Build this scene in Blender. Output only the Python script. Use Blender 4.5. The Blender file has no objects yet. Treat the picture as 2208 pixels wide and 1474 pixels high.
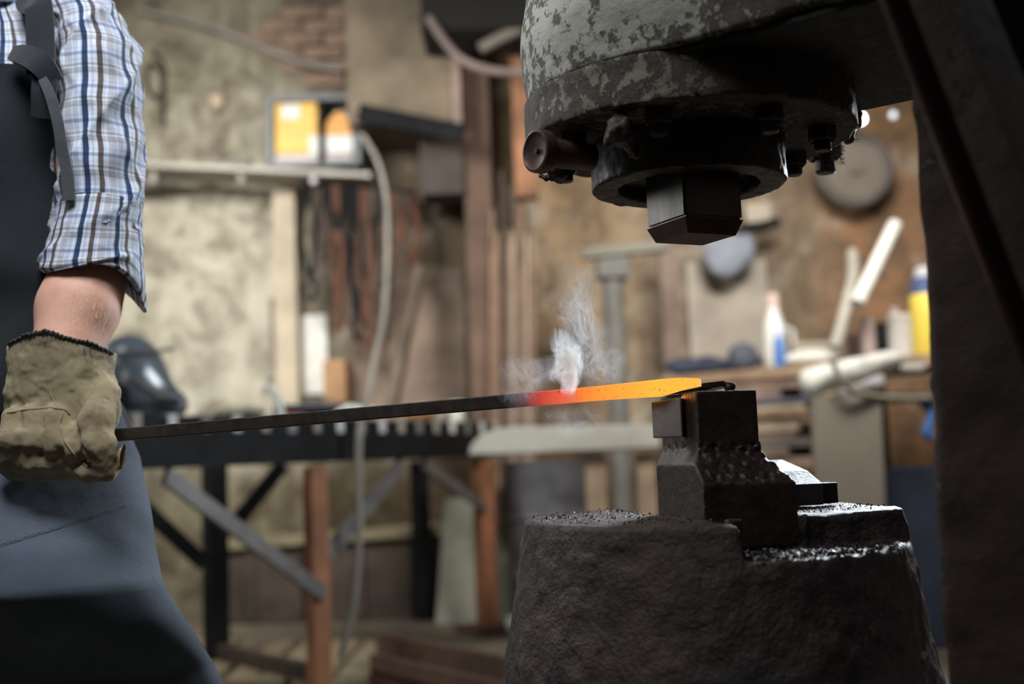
import bpy, bmesh, math, random
import numpy as np
from mathutils import Vector, Matrix, Euler
from math import pi, sin, cos, radians, sqrt, atan2
sc = bpy.context.scene
COL = sc.collection
random.seed(4)
# ------------------------------------------------------------------ camera
CAMZ, PITCH, ROLL, FPX = .88, 5.5, 2.2, 2550.
cd = bpy.data.cameras.new('camera'); cam = bpy.data.objects.new('camera', cd); COL.objects.link(cam)
cd.sensor_width = 36; cd.lens = FPX/2208*36; cd.clip_start = .05
cd.dof.use_dof = True; cd.dof.focus_distance = 1.49; cd.dof.aperture_fstop = 2.3
CR = Matrix.Rotation(radians(90+PITCH), 4, 'X') @ Matrix.Rotation(radians(-ROLL), 4, 'Z')
cam.matrix_world = Matrix.Translation((0, 0, CAMZ)) @ CR
sc.camera = cam
# ------------------------------------------------------------------ world, lights, exposure
w = bpy.data.worlds.new('world'); sc.world = w; w.use_nodes = True
w.node_tree.nodes['Background'].inputs[0].default_value = (.5, .6, .75, 1)
w.node_tree.nodes['Background'].inputs[1].default_value = .05
sc.view_settings.view_transform = 'Standard'; sc.view_settings.look = 'None'
sc.view_settings.gamma = 1; sc.view_settings.exposure = 0; sc.view_settings.use_curve_mapping = False
def area(name, loc, target, size, energy, color=(1, 1, 1), sy=None, spread=180):
    l = bpy.data.lights.new(name, 'AREA'); l.energy = energy; l.color = color; l.size = size
    l.spread = radians(spread)
    if sy: l.shape = 'RECTANGLE'; l.size_y = sy
    o = bpy.data.objects.new(name, l); COL.objects.link(o); o.location = loc
    o.rotation_euler = (Vector(target)-Vector(loc)).to_track_quat('-Z', 'Y').to_euler()
    return o
area('person_fill_light', (-.52, .90, 2.25), (-.62, 1.6, 1.05), .6, 8.8, (.97, .98, 1), None, 110)  # added fill light out of view, aimed to brighten the person
area('window_light_left', (-1.7, 3.3, 2.5), (.2, 1.5, 1.25), 1.0, 20, (.93, .97, 1))
area('window_light_back', (1.7, 4.1, 2.0), (.3, 1.5, 1.), .9, 130, (.85, .93, 1))
area('hanging_lamp_middle', (-1.6, 4.1, 2.9), (-1.75, 7.1, 1.6), 1.0, 72, (1, .985, .94), .6, 125)
area('hanging_lamp_right', (1.2, 4.0, 2.9), (1.4, 6.9, 1.5), 1.0, 58, (1, .96, .89), .6, 125)
area('side_window', (-3.3, 3.4, 2.2), (0, 3.6, .9), 1.6, 28, (.9, .95, 1))

# ------------------------------------------------------------------ helpers
def at(px, py, Y):
    d = CR.to_3x3() @ Vector(((px-1104)/FPX, -(py-737)/FPX, -1))
    return Vector((0, 0, CAMZ)) + d*(Y/d.y)
class MB:
    """collects geometry in world coordinates"""
    def __init__(s): s.v = []; s.f = []; s.uv = None
    def add(s, v, f):
        n = len(s.v); s.v += [tuple(p) for p in v]; s.f += [tuple(i+n for i in q) for q in f]; return s
    def box(s, c, size, rot=None, bev=0, tf=None):
        bm = bmesh.new(); bmesh.ops.create_cube(bm, size=1)
        for v in bm.verts: v.co = Vector((v.co.x*size[0], v.co.y*size[1], v.co.z*size[2]))
        if tf:
            for v in bm.verts: v.co = tf(v.co)
        if bev: bmesh.ops.bevel(bm, geom=bm.edges[:], offset=bev, segments=2, affect='EDGES', profile=.6)
        m = Matrix.Translation(c)
        if rot is not None: m = m @ (rot.to_4x4() if hasattr(rot, 'to_4x4') else Euler(rot).to_matrix().to_4x4())
        bm.transform(m); s.bm(bm); return s
    def bm(s, bm):
        bm.verts.index_update(); s.add([v.co for v in bm.verts], [[v.index for v in f.verts] for f in bm.faces]); bm.free(); return s
    def beam(s, a, b, wd, th, roll=0, bev=.002):
        a, b = Vector(a), Vector(b); d = b-a; z_ = d.normalized(); x_ = z_.cross(Vector((0, 0, 1)) if abs(z_.z) < .95 else Vector((1, 0, 0))).normalized(); q = Matrix((x_, z_.cross(x_), z_)).transposed() @ Matrix.Rotation(roll, 3, 'Z')
        return s.box((a+b)/2, (wd, th, d.length), q, bev)
    def tube(s, pts, r, n=12, caps=True):
        pts = [Vector(p) for p in pts]; R = r if hasattr(r, '__len__') else [r]*len(pts)
        up = Vector((0, 0, 1)); rings = []; last = None
        for i, p in enumerate(pts):
            t = (pts[min(i+1, len(pts)-1)]-pts[max(i-1, 0)]).normalized()
            if last is None: a = t.cross(up if abs(t.z) < .9 else Vector((1, 0, 0))).normalized()
            else: a = (last-t*last.dot(t)).normalized()
            last = a; b = t.cross(a)
            rings.append([p+a*R[i]*cos(2*pi*k/n)+b*R[i]*sin(2*pi*k/n) for k in range(n)])
        v = [x for r_ in rings for x in r_]; f = []
        for i in range(len(pts)-1):
            for k in range(n):
                k2 = (k+1) % n; f.append((i*n+k, i*n+k2, (i+1)*n+k2, (i+1)*n+k))
        if caps: f.append(tuple(range(n))[::-1]); f.append(tuple((len(pts)-1)*n+k for k in range(n)))
        return s.add(v, f)
    def lathe(s, prof, M=Matrix(), n=48, closed=False):
        v = []; f = []
        for r, z in prof:
            for k in range(n): v.append(M @ Vector((r*cos(2*pi*k/n), r*sin(2*pi*k/n), z)))
        m = len(prof)
        for i in range(m if closed else m-1):
            j = (i+1) % m
            for k in range(n):
                k2 = (k+1) % n; f.append((i*n+k, i*n+k2, j*n+k2, j*n+k))
        return s.add(v, f)
    def prism(s, poly, a, b, bev=0):
        """poly: 3D points of an outline; extruded by vector (a->b)"""
        bm = bmesh.new(); d = Vector(b)-Vector(a)
        vs = [bm.verts.new(Vector(p)) for p in poly]; f = bm.faces.new(vs)
        r = bmesh.ops.extrude_face_region(bm, geom=[f])
        for e in r['geom']:
            if isinstance(e, bmesh.types.BMVert): e.co += d
        bmesh.ops.recalc_face_normals(bm, faces=bm.faces[:])
        if bev: bmesh.ops.bevel(bm, geom=bm.edges[:], offset=bev, segments=2, affect='EDGES')
        return s.bm(bm)
    def build(s, name, mat, parent=None, smooth=False, label=None, angle=35):
        V = np.array(s.v, dtype=float).reshape(-1, 3)
        if parent is not None: org = root_loc(parent)
        else:
            lo = V.min(0); hi = V.max(0); org = Vector(((lo[0]+hi[0])/2, (lo[1]+hi[1])/2, lo[2]))
        V = V-np.array(org)
        me = bpy.data.meshes.new(name)
        if isinstance(s.f, np.ndarray):
            me.vertices.add(len(V)); me.vertices.foreach_set('co', V.astype(np.float32).ravel())
            nf = len(s.f); me.loops.add(nf*4); me.polygons.add(nf)
            me.loops.foreach_set('vertex_index', s.f.astype(np.int32).ravel())
            me.polygons.foreach_set('loop_start', np.arange(0, nf*4, 4, dtype=np.int32)); me.update(calc_edges=True)
        else: me.from_pydata(V.tolist(), [], s.f)
        if s.uv is not None:
            ul = me.uv_layers.new(name='UVMap'); vi = np.zeros(len(me.loops), dtype=np.int32); me.loops.foreach_get('vertex_index', vi)
            ul.data.foreach_set('uv', np.array(s.uv, dtype=np.float32)[vi].ravel())
        me.validate(); me.materials.append(mat)
        if smooth:
            me.polygons.foreach_set('use_smooth', [True]*len(me.polygons))
            if angle < 180: me.set_sharp_from_angle(angle=radians(angle))
        o = bpy.data.objects.new(name, me); COL.objects.link(o)
        if parent is not None: o.parent = parent
        else: o.location = org
        if label: o['label'] = label
        return o
def root_loc(o):
    while o.parent: o = o.parent
    return Vector(o.location)
def tag(o, label=None, cat=None, group=None, kind=None):
    if label: o['label'] = label
    if cat: o['category'] = cat
    if group: o['group'] = group
    if kind: o['kind'] = kind
    return o
def empty(name, loc, label, cat, group=None):
    o = bpy.data.objects.new(name, None); COL.objects.link(o); o.location = loc; o.empty_display_size = .05
    return tag(o, label, cat, group)
# ---- value noise and surface nets
_rs = np.random.RandomState(7); _L = _rs.rand(32, 32, 32).astype(np.float32)
def vnoise(x, y, z):
    xi = np.floor(x).astype(int); yi = np.floor(y).astype(int); zi = np.floor(z).astype(int)
    fx, fy, fz = x-xi, y-yi, z-zi
    fx = fx*fx*(3-2*fx); fy = fy*fy*(3-2*fy); fz = fz*fz*(3-2*fz)
    g = lambda a, b, c: _L[(xi+a) & 31, (yi+b) & 31, (zi+c) & 31]
    l = lambda a, b, t: a+(b-a)*t
    return l(l(l(g(0,0,0), g(1,0,0), fx), l(g(0,1,0), g(1,1,0), fx), fy), l(l(g(0,0,1), g(1,0,1), fx), l(g(0,1,1), g(1,1,1), fx), fy), fz)*2-1
def fbm(x, y, z, s, o=3, gain=.5):
    r = 0; a = 1
    for _ in range(o): r = r+a*vnoise(x*s, y*s, z*s); s *= 2.03; a *= gain
    return r
def nets(fn, lo, hi, h):
    lo = np.array(lo, float); n = np.ceil((np.array(hi)-lo)/h).astype(int)+1
    gx, gy, gz = [lo[i]+h*np.arange(n[i]) for i in range(3)]
    X, Y, Z = np.meshgrid(gx, gy, gz, indexing='ij'); f = fn(X, Y, Z); f[f == 0] = 1e-9
    ins = f < 0
    cs = [(a, b, c) for a in (0, 1) for b in (0, 1) for c in (0, 1)]
    sl = lambda a, b, c: (slice(a, n[0]-1+a), slice(b, n[1]-1+b), slice(c, n[2]-1+c))
    cnt = sum(ins[sl(*c)].astype(np.int8) for c in cs); act = (cnt > 0) & (cnt < 8)
    idx = np.full(act.shape, -1, dtype=np.int64); I = np.argwhere(act); idx[act] = np.arange(len(I))
    pos = np.zeros((len(I), 3)); k = np.zeros(len(I))
    for a in cs:
        for ax in range(3):
            if a[ax]: continue
            b = list(a); b[ax] = 1
            fa = f[I[:,0]+a[0], I[:,1]+a[1], I[:,2]+a[2]]; fb = f[I[:,0]+b[0], I[:,1]+b[1], I[:,2]+b[2]]
            m = (fa < 0) != (fb < 0); t = np.where(m, fa/(fa-fb+1e-30), 0)
            p = np.tile(np.array(a, float), (len(I), 1)); p[:, ax] += t
            pos += p*m[:, None]; k += m
    V = lo+h*(I+pos/k[:, None]); F = []
    for ax in range(3):
        s0 = [slice(None)]*3; s1 = [slice(None)]*3; s0[ax] = slice(0, -1); s1[ax] = slice(1, None)
        c = ins[tuple(s0)] != ins[tuple(s1)]; E = np.argwhere(c); fl = ins[tuple(s0)][c]
        u, v = [(1, 2), (2, 0), (0, 1)][ax]
        ok = (E[:, u] > 0) & (E[:, v] > 0) & (E[:, u] < n[u]-1) & (E[:, v] < n[v]-1); E = E[ok]; fl = fl[ok]
        def cell(du, dv):
            q = E.copy(); q[:, u] -= du; q[:, v] -= dv; return idx[q[:,0], q[:,1], q[:,2]]
        Q = np.stack([cell(1, 1), cell(0, 1), cell(0, 0), cell(1, 0)], 1)
        Q[~fl] = Q[~fl][:, ::-1]; F.append(Q)
    F = np.concatenate(F); F = F[(F >= 0).all(1)]
    mb = MB(); mb.v = V; mb.f = F; return mb
def cap(X, Y, Z, a, b, ra, rb=None):
    rb = ra if rb is None else rb; a = np.array(a); b = np.array(b); d = b-a; L = (d*d).sum()+1e-12
    t = np.clip(((X-a[0])*d[0]+(Y-a[1])*d[1]+(Z-a[2])*d[2])/L, 0, 1)
    return np.sqrt((X-a[0]-t*d[0])**2+(Y-a[1]-t*d[1])**2+(Z-a[2]-t*d[2])**2)-(ra+(rb-ra)*t)
def chain(X, Y, Z, pts, rs, k=.01):
    f = None
    for i in range(len(pts)-1):
        g = cap(X, Y, Z, pts[i], pts[i+1], rs[i], rs[i+1]); f = g if f is None else smin(f, g, k)
    return f
def ell(X, Y, Z, c, r):
    r = np.array(r); q = np.sqrt(((X-c[0])/r[0])**2+((Y-c[1])/r[1])**2+((Z-c[2])/r[2])**2); return (q-1)*r.min()
def smin(a, b, k):
    h = np.clip(.5+.5*(b-a)/k, 0, 1); return b+(a-b)*h-k*h*(1-h)
def boxf(X, Y, Z, c, s, ang=0, rnd=0):
    ca, sa = cos(ang), sin(ang); x = (X-c[0])*ca+(Y-c[1])*sa; y = -(X-c[0])*sa+(Y-c[1])*ca; z = Z-c[2]
    qx, qy, qz = abs(x)-s[0]/2+rnd, abs(y)-s[1]/2+rnd, abs(z)-s[2]/2+rnd
    return np.sqrt(np.maximum(qx, 0)**2+np.maximum(qy, 0)**2+np.maximum(qz, 0)**2)+np.minimum(np.maximum(qx, np.maximum(qy, qz)), 0)-rnd
def sect(X, Y, Z, secs):
    """vertical body of elliptic sections: rows (z, cx, cy, hx, hy), z ascending"""
    s = np.array(secs); zs = s[:, 0]; g = [np.interp(Z, zs, s[:, i]) for i in range(1, 5)]
    f = (np.sqrt(((X-g[0])/g[2])**2+((Y-g[1])/g[3])**2)-1)*np.minimum(g[2], g[3])
    return np.maximum(f, np.maximum(zs[0]-Z, Z-zs[-1]))
def near(f, X, Y, Z, amp, s, o=3, band=None):
    """roughen the field close to its surface"""
    band = band or amp*3; m = abs(f) < band; f = f.copy(); f[m] += amp*fbm(X[m], Y[m], Z[m], s, o); return f

# ------------------------------------------------------------------ materials
def new(name):
    m = bpy.data.materials.new(name); m.use_nodes = True; nt = m.node_tree; b = nt.nodes['Principled BSDF']; return m, nt, b
def nd(nt, t, **k):
    n = nt.nodes.new(t)
    for a, v in k.items():
        if a.startswith('i_'): n.inputs[a[2:].replace('_', ' ')].default_value = v
        else: setattr(n, a, v)
    return n
def ramp(nt, fac, stops, interp='LINEAR'):
    r = nd(nt, 'ShaderNodeValToRGB'); r.color_ramp.interpolation = interp; e = r.color_ramp.elements
    while len(e) > 1: e.remove(e[-1])
    for i, (p, c) in enumerate(stops):
        x = e[0] if i == 0 else e.new(p)
        x.position = p; x.color = (*c, 1) if hasattr(c, '__len__') else (c, c, c, 1)
    nt.links.new(fac, r.inputs[0]); return r
def noise(nt, vec, s, d=6, r=.55, dist=0):
    n = nd(nt, 'ShaderNodeTexNoise', i_Scale=s, i_Detail=d, i_Roughness=r, i_Distortion=dist); nt.links.new(vec, n.inputs['Vector']); return n.outputs[0]
def mix(nt, f, a, b, mode='MIX'):
    n = nd(nt, 'ShaderNodeMix', data_type='RGBA', blend_type=mode)
    for s, x in ((0, f), (6, a), (7, b)):
        if isinstance(x, bpy.types.NodeSocket): nt.links.new(x, n.inputs[s])
        else: n.inputs[s].default_value = (*x, 1) if hasattr(x, '__len__') else x
    return n.outputs[2]
def mth(nt, op, a, b=0., c=None):
    n = nd(nt, 'ShaderNodeMath', operation=op)
    for i, x in enumerate((a, b) if c is None else (a, b, c)):
        if isinstance(x, bpy.types.NodeSocket): nt.links.new(x, n.inputs[i])
        else: n.inputs[i].default_value = x
    return n.outputs[0]
def coords(nt, scale=(1, 1, 1), which='Object'):
    t = nd(nt, 'ShaderNodeTexCoord'); m = nd(nt, 'ShaderNodeMapping'); m.inputs['Scale'].default_value = scale
    nt.links.new(t.outputs[which], m.inputs['Vector']); return m.outputs[0]
def bump(nt, b, h, st=.5, dist=.002, prev=None):
    n = nd(nt, 'ShaderNodeBump'); n.inputs['Strength'].default_value = st; n.inputs['Distance'].default_value = dist
    nt.links.new(h, n.inputs['Height'])
    if prev is not None: nt.links.new(prev, n.inputs['Normal'])
    nt.links.new(n.outputs[0], b.inputs['Normal']); return n.outputs[0]
def mat(name, c1, c2=None, scale=6, rough=.7, r2=None, metal=0, bs=40, bd=.001, c3=None, stretch=(1, 1, 1), spec=.5, dist=0, lo=.35, hi=.65):
    m, nt, b = new(name); v = coords(nt, stretch); c2 = c2 or tuple(x*.7 for x in c1)
    n = noise(nt, v, scale, 7, .6, dist)
    st = [(lo, c1), (hi, c2)] if c3 is None else [(lo, c1), ((lo+hi)/2, c2), (hi, c3)]
    nt.links.new(ramp(nt, n, st).outputs[0], b.inputs['Base Color'])
    n2 = noise(nt, v, bs, 6, .65)
    rr = nd(nt, 'ShaderNodeMapRange'); nt.links.new(n2, rr.inputs[0]); rr.inputs[1].default_value = .3; rr.inputs[2].default_value = .7
    rr.inputs[3].default_value = rough; rr.inputs[4].default_value = rough if r2 is None else r2
    nt.links.new(rr.outputs[0], b.inputs['Roughness']); b.inputs['Metallic'].default_value = metal; b.inputs['Specular IOR Level'].default_value = spec
    bump(nt, b, n2, 1, bd); return m

# greasy black iron, rusty brown iron, chipped green-grey paint
M_iron = mat('grimy iron', (.012, .010, .010), (.045, .033, .028), 14, .32, .62, .35, 90, .0012, spec=.6)
M_ironb = mat('brown scaled iron', (.035, .024, .020), (.085, .060, .048), 9, .38, .7, .25, 120, .0016, (.016, .012, .011), spec=.6)
M_iron2 = mat('dark oily iron', (.010, .008, .009), (.022, .016, .016), 20, .35, .55, .3, 70, .0010)
M_steelgrey = mat('worn grey steel', (.20, .175, .165), (.33, .30, .285), 18, .6, .75, .1, 160, .0004)
M_bright = mat('polished ram steel', (.12, .108, .095), (.17, .155, .14), 5, .24, .36, .8, 200, .0001, stretch=(8, 8, .3))
M_rust = mat('rust', (.14, .055, .028), (.07, .032, .022), 9, .8, .9, .1, 60, .001)
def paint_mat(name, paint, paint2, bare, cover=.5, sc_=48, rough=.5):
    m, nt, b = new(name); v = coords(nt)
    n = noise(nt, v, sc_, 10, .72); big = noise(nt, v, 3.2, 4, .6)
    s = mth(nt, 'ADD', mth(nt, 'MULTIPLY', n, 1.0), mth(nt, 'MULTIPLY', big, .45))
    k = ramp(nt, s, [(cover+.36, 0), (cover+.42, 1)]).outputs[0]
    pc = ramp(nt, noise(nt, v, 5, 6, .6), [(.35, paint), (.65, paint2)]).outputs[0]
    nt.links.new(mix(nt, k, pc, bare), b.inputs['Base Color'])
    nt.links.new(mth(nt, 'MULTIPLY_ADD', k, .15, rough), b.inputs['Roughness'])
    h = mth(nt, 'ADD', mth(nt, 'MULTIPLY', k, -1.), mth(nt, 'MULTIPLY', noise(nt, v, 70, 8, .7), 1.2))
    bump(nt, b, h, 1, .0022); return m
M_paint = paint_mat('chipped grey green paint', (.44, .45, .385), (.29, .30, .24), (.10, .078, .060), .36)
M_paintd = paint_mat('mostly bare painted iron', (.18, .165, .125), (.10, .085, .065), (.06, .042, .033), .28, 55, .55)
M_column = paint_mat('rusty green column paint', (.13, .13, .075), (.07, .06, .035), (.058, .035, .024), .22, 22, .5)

def emis_bar():
    m, nt, b = new('hot steel bar'); t = nd(nt, 'ShaderNodeTexCoord'); sp = nd(nt, 'ShaderNodeSeparateXYZ'); nt.links.new(t.outputs['UV'], sp.inputs[0])
    n = noise(nt, t.outputs['Object'], 60, 5, .6); fl = noise(nt, t.outputs['Object'], 380, 3, .5)
    x = mth(nt, 'ADD', sp.outputs[0], mth(nt, 'MULTIPLY', mth(nt, 'SUBTRACT', n, .5), .035))
    r = ramp(nt, x, [(.0, (0, 0, 0)), (.695, (0, 0, 0)), (.72, (.06, .006, .005)), (.75, (.50, .045, .028)), (.79, (.80, .11, .035)), (.83, (.92, .26, .035)), (.88, (.92, .37, .04)), (.93, (.92, .47, .05)), (1, (.92, .46, .055))])
    spots = ramp(nt, fl, [(.30, .45), (.36, 1)]).outputs[0]
    e = mix(nt, 1., r.outputs[0], spots, 'MULTIPLY')
    nt.links.new(e, b.inputs['Emission Color']); b.inputs['Emission Strength'].default_value = 1.12
    nt.links.new(ramp(nt, n, [(.3, (.035, .028, .024)), (.7, (.075, .06, .05))]).outputs[0], b.inputs['Base Color'])
    b.inputs['Roughness'].default_value = .45; b.inputs['Metallic'].default_value = .5; bump(nt, b, fl, .6, .0006); return m
M_hot = emis_bar()

def fabric(name, c1, c2, weave=900, bd=.0004, s=4, twill=True, rough=.9, stain=None, sheen=.2):
    m, nt, b = new(name); v = coords(nt)
    base = ramp(nt, noise(nt, v, s, 6, .6), [(.35, c1), (.65, c2)]).outputs[0]
    if stain: base = mix(nt, ramp(nt, noise(nt, v, 13, 8, .68, .6), [(.46, 0), (.80, .9)]).outputs[0], base, stain)
    wv = nd(nt, 'ShaderNodeTexWave', wave_type='BANDS', bands_direction='DIAGONAL' if twill else 'Z', i_Scale=weave/6.28, i_Distortion=.3); nt.links.new(v, wv.inputs['Vector'])
    w2 = nd(nt, 'ShaderNodeTexWave', wave_type='BANDS', bands_direction='X', i_Scale=weave/6.28, i_Distortion=.3); nt.links.new(v, w2.inputs['Vector'])
    h = mth(nt, 'ADD', wv.outputs['Fac'], w2.outputs['Fac'])
    base = mix(nt, mth(nt, 'MULTIPLY', h, .22), base, (0, 0, 0)) if False else base
    nt.links.new(mix(nt, .35, base, mix(nt, 1., base, ramp(nt, h, [(0, .35), (1, 1.)]).outputs[0], 'MULTIPLY')), b.inputs['Base Color'])
    b.inputs['Roughness'].default_value = rough; b.inputs['Specular IOR Level'].default_value = .15
    b.inputs['Sheen Weight'].default_value = sheen; b.inputs['Sheen Roughness'].default_value = .5
    nr = bump(nt, b, h, .8, bd); bump(nt, b, noise(nt, v, 60, 5, .6), .6, .0015, nr); return m
M_glove = fabric('stained canvas glove', (.60, .52, .34), (.42, .34, .20), 2600, .0005, 9, False, stain=(.19, .115, .055))
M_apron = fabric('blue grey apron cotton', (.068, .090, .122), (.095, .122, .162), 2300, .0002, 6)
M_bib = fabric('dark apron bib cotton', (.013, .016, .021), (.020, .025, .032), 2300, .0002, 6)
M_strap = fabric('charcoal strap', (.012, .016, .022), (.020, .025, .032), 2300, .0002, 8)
M_tail = fabric('grey tape', (.075, .09, .105), (.05, .06, .072), 1800, .0004, 20)
M_thread = fabric('dark overlock thread', (.030, .032, .028), (.06, .06, .05), 2500, .001, 60)
M_trouser = fabric('dark trouser cloth', (.02, .022, .028), (.03, .033, .04))
def plaid():
    m, nt, b = new('plaid shirt cotton'); t = nd(nt, 'ShaderNodeTexCoord'); sp = nd(nt, 'ShaderNodeSeparateXYZ'); nt.links.new(t.outputs['UV'], sp.inputs[0])
    W, N, B, T, S = (.64, .68, .74), (.028, .052, .125), (.12, .098, .092), (.27, .25, .27), (.46, .52, .62)
    def st(sock, per, stops):
        f = mth(nt, 'FRACT', mth(nt, 'DIVIDE', sock, per)); return ramp(nt, f, stops, 'CONSTANT').outputs[0]
    thin = []
    for k in range(6): thin += [(.58+k*.03, T), (.594+k*.03, W)]
    a = st(sp.outputs[0], .049, [(0, N), (.13, W), (.20, S), (.25, W), (.33, B), (.45, W), (.48, S), (.50, W)]+thin+[(.78, S), (.9, W), (.96, S)])
    thin2 = []
    for k in range(4): thin2 += [(.50+k*.04, T), (.518+k*.04, (.9, .92, .95))]
    c = st(sp.outputs[1], .052, [(0, (.42, .50, .68)), (.10, (.9, .93, 1)), (.22, (.78, .82, .9)), (.27, (.9, .93, 1)), (.36, (.55, .52, .50)), (.42, (.92, .95, 1))]+thin2+[(.70, (.92, .95, 1)), (.86, (.72, .8, .95)), (.90, (.92, .95, 1))])
    nt.links.new(mix(nt, .92, a, c, 'MULTIPLY'), b.inputs['Base Color'])
    b.inputs['Roughness'].default_value = .85; b.inputs['Specular IOR Level'].default_value = .2; b.inputs['Sheen Weight'].default_value = .15
    v = coords(nt); bump(nt, b, noise(nt, v, 900, 2, .5), .5, .0003, bump(nt, b, noise(nt, v, 45, 4, .5), .5, .002)); return m
M_plaid = plaid()
def skin():
    m, nt, b = new('skin'); v = coords(nt)
    nt.links.new(ramp(nt, noise(nt, v, 22, 6, .6), [(.3, (.62, .33, .25)), (.7, (.72, .44, .34))]).outputs[0], b.inputs['Base Color'])
    b.inputs['Roughness'].default_value = .62; b.inputs['Specular IOR Level'].default_value = .3; b.inputs['Subsurface Weight'].default_value = .12; b.inputs['Subsurface Radius'].default_value = (.01, .004, .002)
    b.inputs['Subsurface Scale'].default_value = .5
    bump(nt, b, noise(nt, v, 420, 4, .6), .6, .0004); return m
M_skin = skin()
M_hair = mat('brown hair', (.10, .06, .035), (.06, .035, .02), 80, .6, .7)
M_armhair = mat('fair arm hair', (.85, .70, .48), (.7, .52, .34), 80, .4, .5)

# ------------------------------------------------------------------ the room
def slab(name, lo, hi, m):
    lo, hi = Vector(lo), Vector(hi); b = MB().box((lo+hi)/2, hi-lo); o = b.build(name, m); o['kind'] = 'structure'; return o
def wall_mat():
    """old plaster: beige on the left, grey-brown middle, tan on the right; foot and top carry painted-in shade"""
    m, nt, b = new('old workshop plaster'); g = nd(nt, 'ShaderNodeNewGeometry'); v = g.outputs['Position']
    sp = nd(nt, 'ShaderNodeSeparateXYZ'); nt.links.new(v, sp.inputs[0])
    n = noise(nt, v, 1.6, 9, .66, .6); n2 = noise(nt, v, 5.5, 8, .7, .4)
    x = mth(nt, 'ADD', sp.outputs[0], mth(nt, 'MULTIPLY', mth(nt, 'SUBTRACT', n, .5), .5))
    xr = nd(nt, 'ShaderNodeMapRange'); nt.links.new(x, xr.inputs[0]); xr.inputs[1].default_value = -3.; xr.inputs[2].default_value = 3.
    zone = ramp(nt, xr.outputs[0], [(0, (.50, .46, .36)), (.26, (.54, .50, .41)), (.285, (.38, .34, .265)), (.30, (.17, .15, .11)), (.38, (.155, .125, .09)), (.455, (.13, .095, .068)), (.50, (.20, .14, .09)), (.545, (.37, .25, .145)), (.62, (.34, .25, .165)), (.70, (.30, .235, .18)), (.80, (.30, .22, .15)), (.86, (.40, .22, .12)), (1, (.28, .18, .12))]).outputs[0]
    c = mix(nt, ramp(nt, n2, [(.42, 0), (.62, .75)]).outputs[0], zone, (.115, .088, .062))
    c = mix(nt, ramp(nt, noise(nt, v, 2.7, 7, .6, .8), [(.52, 0), (.66, .7)]).outputs[0], c, mix(nt, .5, zone, (.62, .58, .50)))
    st = nd(nt, 'ShaderNodeMapping'); st.inputs['Scale'].default_value = (6, 6, .5); nt.links.new(v, st.inputs['Vector'])
    c = mix(nt, ramp(nt, noise(nt, st.outputs[0], 1.3, 6, .7), [(.50, 0), (.68, .55)]).outputs[0], c, (.10, .075, .055))
    zz = mth(nt, 'ADD', sp.outputs[2], mth(nt, 'MULTIPLY', mth(nt, 'SUBTRACT', n, .5), .6))   # dimmer light at foot and top of the wall, painted into its colour
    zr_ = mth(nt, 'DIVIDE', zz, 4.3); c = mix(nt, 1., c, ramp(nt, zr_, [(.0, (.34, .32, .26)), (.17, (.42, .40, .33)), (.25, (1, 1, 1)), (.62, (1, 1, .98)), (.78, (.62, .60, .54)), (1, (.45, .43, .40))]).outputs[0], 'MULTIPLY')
    nt.links.new(c, b.inputs['Base Color']); b.inputs['Roughness'].default_value = .95; b.inputs['Specular IOR Level'].default_value = .1
    bump(nt, b, n2, 1, .02); return m
M_wall = wall_mat()
M_floor = mat('dusty concrete floor', (.20, .165, .115), (.105, .085, .062), 2.2, .9, .8, 0, 9, .01, (.055, .045, .036), lo=.3, hi=.7)
M_ceil = mat('sooty ceiling boards', (.07, .06, .05), (.035, .03, .026), 3, .95)
WY = 7.2
slab('floor', (-3.8, -2.6, -.1), (3.6, WY+.2, 0), M_floor)
slab('ceiling', (-3.8, -2.6, 4.3), (3.6, WY+.2, 4.4), M_ceil)
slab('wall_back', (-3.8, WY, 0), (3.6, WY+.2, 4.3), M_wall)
slab('wall_left', (-4.0, -2.6, 0), (-3.8, WY+.2, 4.3), M_wall)
slab('wall_right', (3.6, -2.6, 0), (3.8, WY+.2, 4.3), M_wall)
slab('wall_front', (-3.8, -2.8, 0), (3.6, -2.6, 4.3), M_ceil)

# ------------------------------------------------------------------ power hammer
AX, AY = .238, 1.5
U = Vector((.797, -.605, 0)); N = Vector((.605, .797, 0)); Z = Vector((0, 0, 1)); A0 = Vector((AX, AY, 0))
ham = empty('power_hammer', (.7, 1.15, 0), 'huge cast iron power hammer with chipped grey green head over the anvil', 'power hammer')
def P3(t, n, z): return A0+U*t+N*n+Z*z
HB, HS, HT = 1.272, 1.330, 1.95      # flange underside, seam, top of the head
# head casting: round nose running into the arm, one continuous body with cast unevenness
ang0 = atan2(U.y, U.x)
def headf(X, Y, Zz):
    x = (X-AX)*U.x+(Y-AY)*U.y; y = (X-AX)*N.x+(Y-AY)*N.y
    r = .198+.012*np.exp(-((Zz-1.40)/.06)**2)+.002
    nose = np.sqrt(x*x+y*y)-r
    arm = np.maximum(np.maximum(abs(y)-r+.004, -x), x-.75)
    f = np.maximum(smin(nose, arm, .02), np.maximum(HS-Zz, Zz-HT))
    f = near(f, X, Y, Zz, .0035, 9, 2, .02); return near(f, X, Y, Zz, .0012, 60, 3, .008)
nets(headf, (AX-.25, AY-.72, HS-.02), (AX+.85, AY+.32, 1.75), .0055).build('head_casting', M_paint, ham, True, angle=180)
MB().box(P3(.27, 0, 1.85), (1.0, .40, .25), Euler((0, 0, ang0)).to_matrix(), .03).build('upper_cover', M_paintd, ham)
MB().box(P3(.44, 0, HS-.004), (.72, .376, .008), Euler((0, 0, ang0)).to_matrix(), .002).build('arm_shade_slab', mat('painted arm shade', (.020, .017, .015), (.010, .009, .008), 18, .6, .8, .1, 80, .0012), ham)  # dark slab added under the arm, its colour stands in for shade
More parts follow.
